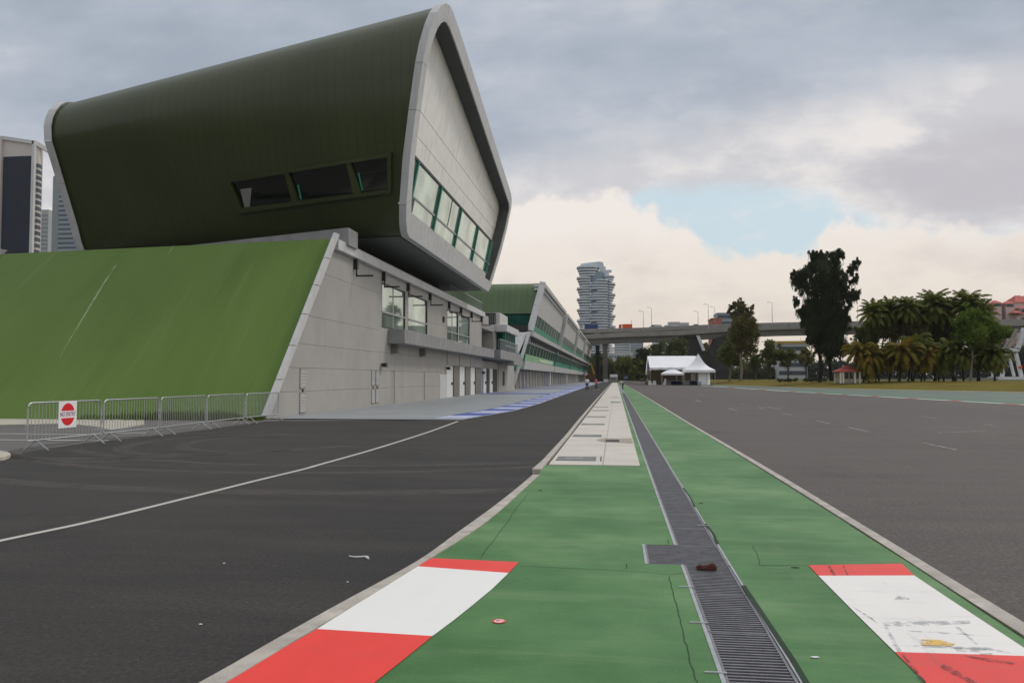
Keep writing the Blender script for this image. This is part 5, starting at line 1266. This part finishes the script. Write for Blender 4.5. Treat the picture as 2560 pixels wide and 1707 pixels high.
# ---------------------------------------------------------------- tents, stalls and bits on the far track
TYD=205.0
def tz(x,y,Y_=TYD): return A(*z13(x,y),Y_)
mq=thing('marquee','large white gabled marquee with rolled edge and open front','tent',(tz(800,800).x,TYD,0))
R0,R1=tz(335,252,TYD+7),tz(1330,248,TYD+7); E0,E1=tz(375,490),tz(1500,480)
rf=[]
for t in [i/10 for i in range(11)]:
    r=R0.lerp(R1,t); e_=E0.lerp(E1,t); sag=-.12*math.sin(t*math.pi*5)**2
    rf.append([r,r.lerp(e_,.35)+Vector((0,0,-.10+sag)),r.lerp(e_,.7)+Vector((0,0,-.12+sag)),e_+Vector((0,0,sag)),e_+Vector((0,.02,-.5+sag)),e_+Vector((0,.25,-.55+sag)),e_+Vector((0,.3,.0)),r+Vector((0,.1,-.2))])
MB().loft(rf).build('canopy',M['canvas'],mq,smooth=40)
bk=[]
for t in [i/4 for i in range(5)]:
    r=R0.lerp(R1,t); e_=E0.lerp(E1,t)+Vector((0,14,0)); bk.append([r+Vector((0,.1,0)),e_,e_+Vector((0,-.1,-.4)),r+Vector((0,.1,-.25))])
MB().loft(bk).build('canopy',M['canvas'],mq,smooth=40)
for p in (E0,E1,E0+Vector((0,14,0)),E1+Vector((0,14,0)),E0.lerp(E1,.5)): MB().tube([(p.x+.05,p.y+.1,0),(p.x+.05,p.y+.1,p.z-.1)],.07,6).build('leg',M['pole'],mq)
MB().bar(R0+Vector((-.05,0,-.1)),Vector((tz(298,560).x,TYD+.3,tz(298,560).z)),.12,.3).build('gable_edge',M['canvas'],mq)
MB().bar(R0+Vector((-.02,0,-.1)),E0+Vector((0,0,-.2)),.1,.22).build('gable_edge',M['canvas'],mq)
MB().tube([(tz(298,560).x,TYD+.3,tz(298,640).z),(tz(298,560).x,TYD+.3,tz(298,540).z)],.16,6).build('rolled_flap',M['canvas'],mq)
MB().box(E0.x+.3,E1.x-.2,TYD+13,TYD+13.3,0,E0.z-.7).build('back_wall',M['wood'],mq)
def pagoda(name,label,x0,x1,ye,yt,yb,Y_,dep,val=.5,peak=True,zb=0):
    a=A(*z13(x0,ye),Y_);b=A(*z13(x1,ye),Y_);t=A(*z13((x0+x1)/2,yt),Y_).z; c=(a.x+b.x)/2; cy=Y_+dep/2; w=(b.x-a.x)/2
    o=thing(name,label,'tent',(c,cy,zb)); rings=[]
    for k_,h in ((1,0),(.86,.07),(.62,.2),(.42,.38),(.24,.62),(.10,.88),(.02,1.0)) if peak else ((1,0),(.75,.33),(.5,.62),(.3,.8),(.04,.88)):
        zz_=a.z+(t-a.z)*h; m=[]
        for sx,sy in ((-1,-1),(0,-1),(1,-1),(1,0),(1,1),(0,1),(-1,1),(-1,0)):
            pin=1 if sx and sy else (1-.04*(1-k_)); m.append((c+sx*w*k_*pin,cy+sy*dep/2*k_*pin,zz_))
        rings.append(m)
    MB().loft(rings,caps=False).build('canopy',M['canvas'],o,smooth=50)
    vl=MB(); n=10
    for i in range(n):
        for (p,q) in (((c-w,Y_),(c+w,Y_)),((c+w,Y_),(c+w,Y_+dep)),((c-w,Y_+dep),(c-w,Y_)),((c+w,Y_+dep),(c-w,Y_+dep))):
            x_0,y_0=p[0]+(q[0]-p[0])*i/n,p[1]+(q[1]-p[1])*i/n; x_1,y_1=p[0]+(q[0]-p[0])*(i+1)/n,p[1]+(q[1]-p[1])*(i+1)/n
            vl.add([(x_0,y_0,a.z),(x_1,y_1,a.z),(x_1,y_1,a.z-val*.8),((x_0+x_1)/2,(y_0+y_1)/2,a.z-val),(x_0,y_0,a.z-val*.8)],[(0,1,2,3,4)])
    vl.build('valance',M['canvas'],o,normals=False)
    for sx in (-1,1):
        for y in (Y_+.1,Y_+dep-.1): MB().tube([(c+sx*(w-.1),y,zb),(c+sx*(w-.1),y,a.z)],.05,6).build('leg',M['pole'],o)
    return o,c,w,a.z
pg,pc,pw,pz=pagoda('pagoda_tent','white pagoda tent with a tall pointed peak in front of the marquee',1090,1752,545,205,850,198,6.5,.62)
MB().tube([(pc,201.2,A(*z13(1420,205),198).z-.15),(pc,201.2,A(*z13(1420,195),198).z+.1)],.05,6).build('peak_pole',M['canvas'],pg)
a=A(*z13(1395,600),199);b=A(*z13(1570,600),199); MB().box(a.x,b.x,199,199.05,.05,pz-.3).build('side_wall',M['canvas'],pg); c_=A(*z13(1635,600),202)
MB().prism([(b.x+.1,199.1,.05),(c_.x,202,.05),(c_.x,202,pz-.3),(b.x+.1,199.1,pz-.3)],(.03,.03,0)).build('side_wall',M['canvas'],pg)
pagoda('canopy_tent','small white pop up canopy in front of the marquee, left of the pagoda tent',625,1090,615,520,830,196,4.2,.42,False)
a=A(*z13(715,770),200);b=A(*z13(1380,770),200)
o=thing('stage','low stage with navy skirt and grey top under the small canopy','stage',((a.x+b.x)/2,200,0)); MB().box(a.x,b.x,200.6,206,.9,1.1).build('top',M['viaduct'],o); MB().box(a.x+.05,b.x-.05,200.7,205.9,0,.89).build('skirt',M['navycloth'],o)
MB().box(a.x+.2,a.x+1.2,200.2,200.58,0,.8).build('step',M['viaduct'],o)
a=A(*z13(1240,620),203);b=A(*z13(1335,770),203); tag(MB().box(a.x,b.x,203,203.1,b.z+.05,a.z).build('white_board',M['plastic']),'white upright board on the stage under the pagoda tent','board')
def crate(x0,x1,y0,y1,Y_,lab,name='crate',mat='crate',cat='crate'):
    a=A(*z13(x0,y0),Y_);b=A(*z13(x1,y1),Y_); o=thing(name,lab,cat,((a.x+b.x)/2,Y_,0)); h=max(.5,a.z)
    MB().box(a.x,b.x,Y_,Y_+1.1,.08,h).build('box_body',M[mat],o,bevel=.03)
    for i in range(3): z=.12+i*(h-.2)/3; MB().box(a.x-.02,b.x+.02,Y_-.03,Y_-.005,z,z+(h-.2)/3-.06).build('slat',M[mat],o)
    for x in (a.x+.1,b.x-.2): MB().box(x,x+.1,Y_+.1,Y_+1,0,.079).build('skid',M['black'],o)
crate(1075,1210,790,860,194,'dark grey slatted crate on the asphalt before the stage')
crate(1385,1455,785,850,195,'pale green crate beside the white wall of the pagoda tent',mat='towerC')
crate(275,335,775,850,196,'brown crate at the end of the low white wall',mat='wood')
a=A(*z13(640,735),196);b=A(*z13(720,830),196)
tag(MB().prism([(a.x,196,0),(b.x,196,0),(b.x,196,1.4),(a.x+.6,196,1.6)],(0,.8,0)).build('covered_box',M['flats'],bevel=.05),'pale wedge shaped covered box left of the stage','box')
a=A(*z13(335,790),198)
for i,(dx,lab) in enumerate(((0,'left one of two white water filled road blocks near the marquee'),(1.05,'right one of two white water filled road blocks near the marquee'))):
    o=thing('road_block',lab,'road block',(a.x+dx,198,0),0,'white road blocks by the marquee'); MB().prism([(a.x+dx,198,0),(a.x+dx+.95,198,0),(a.x+dx+.85,198,.5),(a.x+dx+.75,198,1.0),(a.x+dx+.2,198,1.0),(a.x+dx+.1,198,.5)],(0,.5,0)).build('block_body',M['plastic'],o,bevel=.04); MB().box(a.x+dx+.4,a.x+dx+.55,197.97,198,.55,.75).build('slot',M['black'],o)
wl_=spline([A(*z6(*p),Y_) for p,Y_ in (((495,1352),330),((600,1362),290),((740,1374),240),((880,1380),205))],5)
lowall=MB(); lowall.loft([[(p.x,p.y,0),(p.x,p.y,.85),(p.x+.1,p.y+.35,.85),(p.x+.1,p.y+.35,0)] for p in wl_]); tag(lowall.build('low_wall',M['slab']),'low pale wall curving across the far end of the track','wall')
# far end of the lane
def stall():
    Y_=340; a=A(*z6(515,1303),Y_);b=A(*z6(595,1303),Y_); o=thing('white_shelter','small white flat roofed shelter beyond the end of the lane','shelter',((a.x+b.x)/2,Y_,0))
    MB().box(a.x,b.x,Y_,Y_+4,a.z-1.2,a.z).build('roof',M['canvas'],o,bevel=.1); MB().box(a.x+.2,b.x-.2,Y_+3,Y_+3.2,0,a.z-1.21).build('back_wall',M['flats'],o)
    for x in (a.x+.2,b.x-.2): MB().box(x-.15,x+.15,Y_+.1,Y_+.4,0,a.z-1.21).build('post',M['flats'],o)
    MB().box(a.x-2.6,a.x-.3,Y_+1,Y_+2,0,1.2).build('counter',M['canvas'],o)
stall()
Y_=380; a=A(*z6(655,1312),Y_);b=A(*z6(700,1312),Y_); o=thing('site_cabin','dark blue cabin below the olive trees','cabin',((a.x+b.x)/2,Y_,0)); MB().box(a.x,b.x,Y_,Y_+4,.2,a.z).build('wall',M['bluebox'],o,bevel=.05)
for t in (.25,.65): MB().box(a.x+(b.x-a.x)*t,a.x+(b.x-a.x)*(t+.2),Y_-.06,Y_-.01,a.z-1.4,a.z-.6).build('window',M['plastic'],o)
MB().box(a.x-.1,b.x+.1,Y_-.1,Y_+4.1,a.z,a.z+.15).build('roof',M['bluebox'],o)
a=A(*z6(870,1338),330); car((a.x,330,0),'white car parked left of the marquee',M['car_white'],4.6); a=A(*z6(815,1338),345); car((a.x,345,0),'smaller white car farther left of the marquee',M['car_white'],3.6)
# machine with yellow boom
Y_=345; a=A(*z6(285,1240),Y_);b=A(*z6(365,1380),Y_); o=thing('crawler_crane','rust orange crawler machine with a thin yellow boom beside the pit building','crane',((a.x+b.x)/2,Y_,0))
MB().box(a.x,b.x,Y_,Y_+4,1.2,A(*z6(300,1290),Y_).z).build('body',M['orange_m'],o,bevel=.1); MB().box(a.x+1,b.x-1,Y_+.5,Y_+3.5,A(*z6(300,1290),Y_).z,A(*z6(300,1245),Y_).z).build('cab',M['orange_m'],o,bevel=.1)
for y in (Y_-.1,Y_+3.2): MB().box(a.x-.5,b.x+.5,y,y+.9,0,1.2).build('track',M['black'],o,bevel=.3)
p=A(*z6(318,1185),Y_-1);q=A(*z6(355,1302),Y_-1); MB().bar(p,q,.5,.7).build('boom',M['yellow'],o)
# red roofed pavilion
Y_=150; a=A(*z7(680,1265),Y_);b=A(*z7(858,1265),Y_); c=(a.x+b.x)/2; zg=1.05; w=(b.x-a.x)/2
pv=thing('pavilion','small open pavilion with red hipped roof and cream posts on the lawn','pavilion',(c,Y_,zg)); ze=A(*z7(700,1185),Y_).z; zp=A(*z7(768,1135),Y_).z
MB().loft([[(c-w*1.18,Y_-w*.18,ze-.12),(c+w*1.18,Y_-w*.18,ze-.12),(c+w*1.18,Y_+2.2*w,ze-.12),(c-w*1.18,Y_+2.2*w,ze-.12)],[(c-w*1.18,Y_-w*.18,ze),(c+w*1.18,Y_-w*.18,ze),(c+w*1.18,Y_+2.2*w,ze),(c-w*1.18,Y_+2.2*w,ze)],[(c-w*.45,Y_+w*.6,ze+(zp-ze)*.62),(c+w*.45,Y_+w*.6,ze+(zp-ze)*.62),(c+w*.45,Y_+1.4*w,ze+(zp-ze)*.62),(c-w*.45,Y_+1.4*w,ze+(zp-ze)*.62)],[(c-.15,Y_+w,zp),(c+.15,Y_+w,zp),(c+.15,Y_+w+.2,zp),(c-.15,Y_+w+.2,zp)]]).build('roof',M['redroof'],pv)
for sx in (-1,-.72,.5,1):
    for y in (Y_,Y_+2*w): MB().box(c+sx*w*.92-.14,c+sx*w*.92+.14,y-.12,y+.12,zg-.3,ze-.1).build('post',M['creampost'],pv)
MB().box(c-w*.9,c+w*.9,Y_+.2,Y_+2*w-.2,zg-.3,zg+.12).build('floor_slab',M['conc'],pv)
# ---------------------------------------------------------------- trees
def leaves(m,clumps,r_,n,l,w,droop=0,flat=1.0,shell=.55,subs=6):
    for (cx_,cy_,cz_,rx,ry,rz_) in clumps:
        tot=max(60,int(n*rx*rz_)); sb=[]
        for _ in range(subs):
            d=Vector((r_.gauss(0,1),r_.gauss(0,1),r_.gauss(0,1))).normalized()*r_.uniform(.35,.8); sb.append((d.x,d.y,d.z,r_.uniform(.35,.6)))
        for _ in range(tot):
            d=Vector((r_.gauss(0,1),r_.gauss(0,1),r_.gauss(0,1))).normalized()
            if r_.random()<.35: q=d*r_.random()**.5*.85
            else:
                u=r_.choice(sb); q=Vector(u[:3])+d*u[3]*(r_.random()**.65)*r_.choice((1,1,1.3,1.7))
            c=Vector((cx_+q.x*rx,cy_+q.y*ry,cz_+q.z*rz_))
            if droop and r_.random()<.3: c.z-=abs(r_.gauss(0,.55))*rz_; c.x+=r_.gauss(0,.12)*rx
            a=Vector((r_.gauss(0,1),r_.gauss(0,1),r_.gauss(0,1)*flat)).normalized()
            if droop: a=(a*(1-droop)+Vector((0,0,-1))*droop).normalized()
            b=a.cross(Vector((r_.gauss(0,1),r_.gauss(0,1),r_.gauss(0,1)))).normalized()
            s=r_.uniform(.65,1.3); A_=a*(l*s/2); B_=b*(w*s/2)
            m.add([c-A_,c+B_-A_*.2,c+A_,c-B_-A_*.2],[(0,1,2,3)])
def limb(m,p,q,r0,r1,r_,wob=.3):
    p=Vector(p);q=Vector(q); L=(q-p).length
    mid=[p.lerp(q,t)+Vector((r_.uniform(-1,1),r_.uniform(-1,1),0))*L*.04*wob*3*math.sin(t*math.pi) for t in (0,.25,.5,.75,1)]
    m.tube(mid,r0,7,r1)
def tree(name,label,px,pbase,zg,Y_,clumps,f,mat,bark,n=220,l=.5,w=.22,droop=0,trunk_r=.35,dy=.8,seed=1,group=None,cat='tree',limbs=10,shell=.55,gr=1.05,exr=.7,sat=2):
    ex=[]
    for i,(x,y,r) in enumerate(clumps):
        for (x2,y2,r2) in clumps[:i]:
            if math.hypot(x-x2,y-y2)<(r+r2)*1.15: ex.append(((x+x2)/2,(y+y2)/2,min(r,r2)*exr))
    r_=random.Random(seed); clumps=[(x,y,r*gr) for x,y,r in clumps]+ex
    for x,y,r in list(clumps):
        for _ in range(sat):
            t=r_.uniform(0,6.28); q=r_.uniform(.75,1.2)*r; clumps.append((x+q*math.cos(t),y+q*math.sin(t)*1.1,r*r_.uniform(.25,.45)))
    b=A(px,pbase,Y_); b=Vector((b.x,Y_,zg)); k_=Y_/FOC
    o=thing(name,label,cat,b,0,group); cl=[]
    for x,y,r in clumps:
        pp=A(*f(x,y),Y_); sc=(f(1,0)[0]-f(0,0)[0])*k_; R=r*sc
        cl.append((pp.x,Y_+r_.uniform(-1,1)*R*dy*1.6,pp.z,R,R*(1+dy*.4),R*r_.uniform(.8,1.05)))
    m=MB(); leaves(m,cl,r_,n,l,w,droop,shell=shell); m.build('crown',mat,o,normals=False)
    t=MB(); top=max(cl,key=lambda c:c[2]); mean=Vector((sum(c[0] for c in cl)/len(cl),Y_,0)); H=top[2]-zg
    fork=Vector((b.x*.75+mean.x*.25,Y_,zg+H*.38)); limb(t,b-Vector((0,0,.3)),fork,trunk_r,trunk_r*.7,r_)
    for c in sorted(cl,key=lambda c:-c[2])[:limbs]+r_.sample(cl,min(len(cl),3)):
        st=b.lerp(fork,r_.uniform(.75,1)); limb(t,st,(c[0],c[1],c[2]-c[5]*.2),trunk_r*.33,.03,r_,1)
    t.build('trunk',bark,o,smooth=60); return o
# tall drooping dark tree
tc_=[(470,235,48),(440,200,32),(540,220,48),(505,190,26),(655,200,52),(690,175,30),(620,290,75),(500,320,80),(330,385,58),(300,360,34),(400,320,50),(300,440,42),(385,470,60),(480,450,70),(600,430,95),(690,410,60),(790,300,36),(825,255,26),(770,340,26),(800,420,36),(825,390,20),(810,530,36),(830,550,18),(740,545,66),(560,570,100),(440,600,60),(310,610,24),(295,575,16),(330,680,26),(380,690,46),(480,710,100),(620,700,110),(715,690,45),(755,640,24),(420,790,60),(370,770,30),(560,820,120),(690,810,70),(745,750,24),(500,920,85),(640,920,105),(560,1000,70),(700,960,60),(440,880,42),(415,930,22),(590,1050,36),(680,1040,34),(480,1010,26)]
tree('drooping_tree','tallest tree, dark with drooping needle foliage, standing alone before the viaduct',*z7(508,1258),1.05,165,[c for c in tc_],z7,M['leaf_dark'],M['bark_d'],n=330,l=.75,w=.13,droop=.6,trunk_r=.40,seed=4,limbs=18,dy=.7,gr=1.0,exr=.6,sat=4)
o=[x for x in COL.objects if x.name=='drooping_tree'][0]
t=MB(); r_=random.Random(9); p=A(*z7(612,1258),168); limb(t,(p.x,168,.8),A(*z7(600,950),168),.45,.25,r_); t.build('stem',M['bark_d'],o,smooth=60)
# tree with tufted top left of it
t2=[(1850,575,42),(1885,600,40),(1805,605,38),(1760,620,24),(1745,655,20),(1900,640,40),(1960,625,28),(1985,610,18),(1975,680,26),(1850,680,62),(1800,700,44),(1930,720,60),(1820,780,72),(1910,820,100),(1800,880,74),(1990,760,40),(2000,850,60),(1850,960,95),(1960,960,85),(2020,930,40),(1800,1000,50),(1900,1060,70),(1990,1040,50)]
tree('tufted_tree','brown green tree with a tufted dark top between the pier and the tall dark tree',*z6(1860,1355),1.0,215,t2,z6,M['leaf_brown'],M['bark_l'],n=150,l=.55,w=.24,trunk_r=.35,seed=6,limbs=14)
t3=[(1770,980,70),(1720,1060,80),(1800,1100,80),(1740,1160,70),(1680,1130,50),(1850,1180,60)]
tree('bushy_tree','low dark bushy tree between the pier and the tufted tree',*z6(1750,1355),1.0,225,t3,z6,M['leaf_olive'],M['bark_l'],n=150,l=.55,w=.28,trunk_r=.3,seed=7)
for i,(cl,px,lab,mt) in enumerate((([(60,970,50),(100,1010,60),(30,1040,50),(150,1060,50),(80,1090,55)],80,'rounded olive tree left of the yellow roofed car park','leaf_olive'),([(180,1030,42),(230,1060,48),(270,1020,36),(300,1070,46),(220,1100,40)],240,'low rounded tree in front of the yellow roofed car park','leaf_olive'),([(370,1010,36),(400,1050,48),(350,1080,44),(430,1090,40)],395,'low rounded tree touching the tall dark tree on its left','leaf_brown'),([(-20,1080,50),(-70,1060,60),(-40,1130,50)],-40,'dark low tree right of the tufted tree','leaf_olive'))):
    tree('rounded_tree',lab,*z7(px,1255),1.0,240,cl,z7,M[mt],M['bark'],n=110,l=.6,w=.32,trunk_r=.25,seed=20+i,group='low trees beyond the lawn')
# trees under the viaduct
und=[([(430,1130,70),(480,1200,80),(420,1240,70),(540,1240,70),(350,1200,60),(380,1120,50)],430,'olive tree right behind the viaduct pillars',420,'leaf_mid'),
 ([(620,1190,70),(690,1180,80),(760,1190,80),(820,1200,60),(650,1250,70),(740,1260,80),(820,1260,60)],720,'broad olive tree crown left of the marquee',300,'leaf_olive'),
 ([(300,1150,60),(330,1230,70),(290,1280,60),(340,1300,50)],320,'dark tree behind the crawler machine',430,'leaf_mid'),
 ([(880,1100,70),(850,1160,70),(920,1150,80),(840,1060,40),(900,1210,60)],880,'dark tree directly behind the left end of the marquee',300,'leaf_dark'),
 ([(960,1030,50),(1000,1080,70),(1050,1010,60),(960,1120,70)],1000,'open crowned tree behind the marquee roof',330,'leaf_mid'),
 ([(1180,1000,80),(1150,1080,90),(1240,1060,80),(1200,1150,90),(1120,1140,70),(1270,980,50)],1190,'tall dark tree behind the marquee beside the sloping pier',320,'leaf_mid'),
 ([(1490,1030,40),(1510,1080,36),(1480,1100,40),(1500,990,26)],1495,'slim tree in the gap between the two sloping piers',400,'leaf_brown')]
for i,(cl,px,lab,Y_,mt) in enumerate(und):
    tree('background_tree',lab,*z6(px,1350),.0,Y_,cl,z6,M[mt],M['bark'],n=60,l=.85,w=.5,trunk_r=.35,seed=40+i,group='trees under the viaduct',limbs=5)
# leafy trees among the palms
tree('brown_leaved_tree','brownish leafy tree in the middle of the palm grove',*z7(1180,1268),1.1,158,[(1100,740,60),(1180,700,60),(1260,720,64),(1150,800,70),(1240,810,76),(1330,760,50),(1080,830,60),(1010,800,44),(1180,870,60),(1300,850,50),(1380,800,40),(1060,760,60),(1020,860,50),(1120,900,50),(1240,900,46),(1340,880,50),(1400,880,44)],z7,M['leaf_brown'],M['bark'],n=270,l=.40,w=.19,trunk_r=.22,seed=61,limbs=8)
tree('dark_leaved_tree','dark leafy tree at the left end of the palm grove',*z7(900,1268),1.1,160,[(930,790,50),(880,850,50),(960,860,60),(900,920,50),(820,900,36),(980,930,45),(840,830,30),(900,960,50),(860,990,40),(960,990,40)],z7,M['leaf_olive'],M['bark_d'],n=290,l=.40,w=.19,trunk_r=.2,seed=62,limbs=6)
tree('dark_leaved_tree','dark leafy tree behind the palms right of the brownish one',*z7(1500,1268),1.1,162,[(1440,740,50),(1530,720,60),(1600,700,56),(1480,820,60),(1570,800,66),(1640,780,50),(1540,880,60),(1450,890,46),(1500,950,50),(1600,930,56),(1660,860,50)],z7,M['leaf_olive'],M['bark_d'],n=290,l=.40,w=.19,trunk_r=.2,seed=63,limbs=6)
tree('bright_green_tree','broad bright green tree with pale forked trunk at the right of the grove',*z7(1790,1268),1.1,146,[(1700,740,56),(1780,700,64),(1860,720,64),(1740,830,76),(1850,820,86),(1940,800,64),(1990,850,60),(2060,850,50),(2120,840,34),(1780,920,70),(1900,920,80),(1700,900,50),(2000,930,46),(1930,760,50),(1720,800,60),(1800,860,80),(1840,960,60),(1960,780,60),(2040,900,44),(2100,880,36)],z7,M['leaf_green'],M['bark_l'],n=330,l=.40,w=.2,trunk_r=.24,seed=64,limbs=11)
# palms
def frond_mesh(r_,n,L,hi,lo,droop):
    m=MB()
    for i in range(n):
        a=i*2.39996+r_.uniform(-.25,.25); ang=hi-(hi-lo)*(i/(n-1))+r_.uniform(-.12,.12); l=L*r_.uniform(.85,1.15)
        d=Vector((math.cos(a),math.sin(a),0)); pts=[]; p=Vector((0,0,0)); dr0=droop*r_.uniform(.7,1.3)
        for s in range(9):
            pts.append(p.copy()); p=p+(d*math.cos(ang)+Vector((0,0,math.sin(ang))))*(l/8); ang=max(-1.5,ang-dr0*(.4+.22*s))
        m.tube(pts,.016,4,.006,cap=False); side=d.cross(Vector((0,0,1)))
        for s in range(1,27):
            t=s/27*8; j=min(int(t),7); c=pts[j].lerp(pts[j+1],t-j); dr=(pts[j+1]-pts[j]).normalized(); ll=l*.27*math.sin(math.pi*min(1,.18+s/27*.80))**.7
            for sg2 in (-1,1):
                q=(side*sg2*.75+dr*.6+Vector((0,0,-.35-r_.random()*.35))).normalized()*ll; wv=dr*.022
                m.add([c-wv,c+wv,c+q*.6+wv*.9,c+q,c+q*.6-wv*.9],[(0,1,2,3,4)])
    return m
palm_tops=[(965,670,880,'leaning palm with the leftmost tall crown','palm',2.9),(1090,650,1010,'tall palm second from the left of the grove','palm',2.8),(1240,625,1190,'tall palm third from the left, above the brownish tree','palm',2.8),(1345,670,1290,'palm with a low rounded crown in the middle of the row of tall palms','palm',2.6),(1475,620,1400,'tall palm with a high upright crown right of the middle','palm',3.3),(1605,650,1520,'tall palm just left of the rightmost tall one','palm',2.6),(1765,610,1640,'rightmost tall palm, rising above the bright green tree','palm',3.7),(1880,690,1870,'palm half hidden behind the bright green crown','palm',2.8)]
low_p=[(850,1010,850,'short palm beside the pavilion roof','palm_y',2.4),(940,1060,925,'short yellowing palm right of the pavilion','palm_y',2.4),(1060,1070,980,'short yellowing palm, second right of the pavilion','palm_y',2.3),(1140,1010,1100,'mid height palm under the brownish tree','palm',2.5),(1220,1010,1190,'rust tinted palm in the middle of the short ones','palm_y',2.6),(1320,960,1260,'mid height palm left of the leaning pair','palm',2.5),(1395,1060,1300,'leaning short palm with a yellow crown','palm_y',2.4),(1450,1000,1370,'strongly leaning palm in the middle of the grove','palm_y',2.5),(1560,1010,1480,'leaning mid height palm right of the middle','palm',2.5),(1640,980,1560,'leaning palm left of the bright green tree','palm',2.4),(1730,1050,1735,'short dark palm under the bright green tree','palm',2.2),(1900,1010,1850,'drooping palm under the right side of the bright green tree','palm',3.0),(2000,1040,2000,'low drooping palm at the right end of the grove','palm',2.4)]
fcache={}
low_p=[(x,y-20,xb,l_,m_t,L*1.25) for x,y,xb,l_,m_t,L in low_p]
for gi,(lst,grp,Yb) in enumerate(((palm_tops,'tall palms of the grove',156),(low_p,'shorter palms at the front of the grove',149))):
    for i,(x,y,xb,lab,mt,L) in enumerate(lst):
        r_=random.Random(100+gi*50+i); Y_=Yb+r_.uniform(-2,2); tp=A(*z7(x,y+25),Y_); bs=A(*z7(xb,1268),Y_); bs.z=1.0
        o=thing('palm_tree',lab,'palm tree',bs,0,grp)
        pts=[bs+Vector((0,0,-.3)),bs.lerp(tp,.33)+Vector(((tp.x-bs.x)*-.10,0,0)),bs.lerp(tp,.66)+Vector(((tp.x-bs.x)*-.08,0,0)),tp]
        MB().tube(spline(pts,4),.17,7,.10).build('trunk',M['bark_d'],o,smooth=60)
        var=(mt,i%4,gi); 
        if var not in fcache: fcache[var]=frond_mesh(random.Random(i*7+gi),46 if gi==0 else 44,1.0,1.45 if gi==0 else 1.15,-.7 if gi==0 else -1.0,.16 if gi==0 else .22).build('crown',M[mt],o,local=True,normals=False); c=fcache[var]
        else: c=fcache[var].copy(); COL.objects.link(c)
        c.parent=o; c.location=tp-bs; q_=L*r_.uniform(.95,1.25); c.scale=(q_,q_,q_*r_.uniform(.85,1.15)); c.rotation_euler=(0,0,r_.uniform(0,6))
# small street things on the lawn edge
p=A(*z7(1664,1272),150); o=thing('litter_bin','small dark litter bin on the lawn under the palms','bin',(p.x,150,1.0)); MB().tube([(p.x,150,1.0),(p.x,150,1.75)],.24,10,.27).build('bin_body',M['black'],o,smooth=50); MB().tube([(p.x,150,1.76),(p.x,150,1.86)],.29,10,.22).build('lid',M['black'],o,smooth=50)
for x0,x1,lab in ((165,310,'left one of two dark clipped hedges on the far edge of the lawn'),(385,560,'right one of two dark clipped hedges, at the foot of the tall dark tree')):
    a=A(*z7(x0,1250),170);b=A(*z7(x1,1250),170); m=MB(); r_=random.Random(x0); cl=[(a.x+(b.x-a.x)*i/9,170+r_.uniform(-.3,.3),1.25,.6,.6,.45) for i in range(10)]; leaves(m,cl,r_,420,.22,.12); o=m.build('hedge',M['leaf_dark'],normals=False); tag(o,lab,'hedge','hedges on the lawn edge')
# distant woods
def wood(x0,x1,ytop,Y_,f,seed,mat,n,sc):
    r_=random.Random(seed); m=MB(); cl=[]
    for i in range(n):
        t=i/(n-1)+r_.uniform(-.3,.3)/n; a=A(*f(x0+(x1-x0)*t,ytop),Y_); h=a.z*r_.uniform(.75,1.05); R=sc*r_.uniform(.8,1.3)
        for q in (0.95,.7,.45,.2): cl.append((a.x+r_.uniform(-1,1)*R*.5,Y_+r_.uniform(-4,4),max(1,h*q-R*.4),R,R,R*.9))
    leaves(m,cl,r_,14,sc*.34,sc*.2); return m.build('distant_wood',mat,normals=False)
stuff(wood(-200,2250,1085,560,z7,71,M['leaf_far'],52,4.2)); stuff(wood(1800,2500,960,440,z7,74,M['leaf_far'],16,4.0)); stuff(wood(280,1000,1250,420,z6,72,M['leaf_mid'],22,3.0)); stuff(wood(1000,2200,1230,430,z6,73,M['leaf_mid'],26,3.4))
# birds are too small to matter; haze is added in the last block
# ---------------------------------------------------------------- air: one even box of thin haze round the whole place
hz=MB().box(-1300,1300,-700,1500,-2,230).build('haze',None or bpy.data.materials.new('haze_air'))
hm=hz.data.materials[0]; hm.use_nodes=True; ht=hm.node_tree
for n_ in list(ht.nodes):
    if n_.type=='BSDF_PRINCIPLED': ht.nodes.remove(n_)
vol=ht.nodes.new('ShaderNodeVolumePrincipled'); vol.inputs['Color'].default_value=(.93,.93,.95,1); vol.inputs['Density'].default_value=.00006; vol.inputs['Anisotropy'].default_value=.2
out_=[n_ for n_ in ht.nodes if n_.type=='OUTPUT_MATERIAL'][0]; ht.links.new(vol.outputs[0],out_.inputs['Volume'])
stuff(hz)
S.cycles.volume_bounces=1
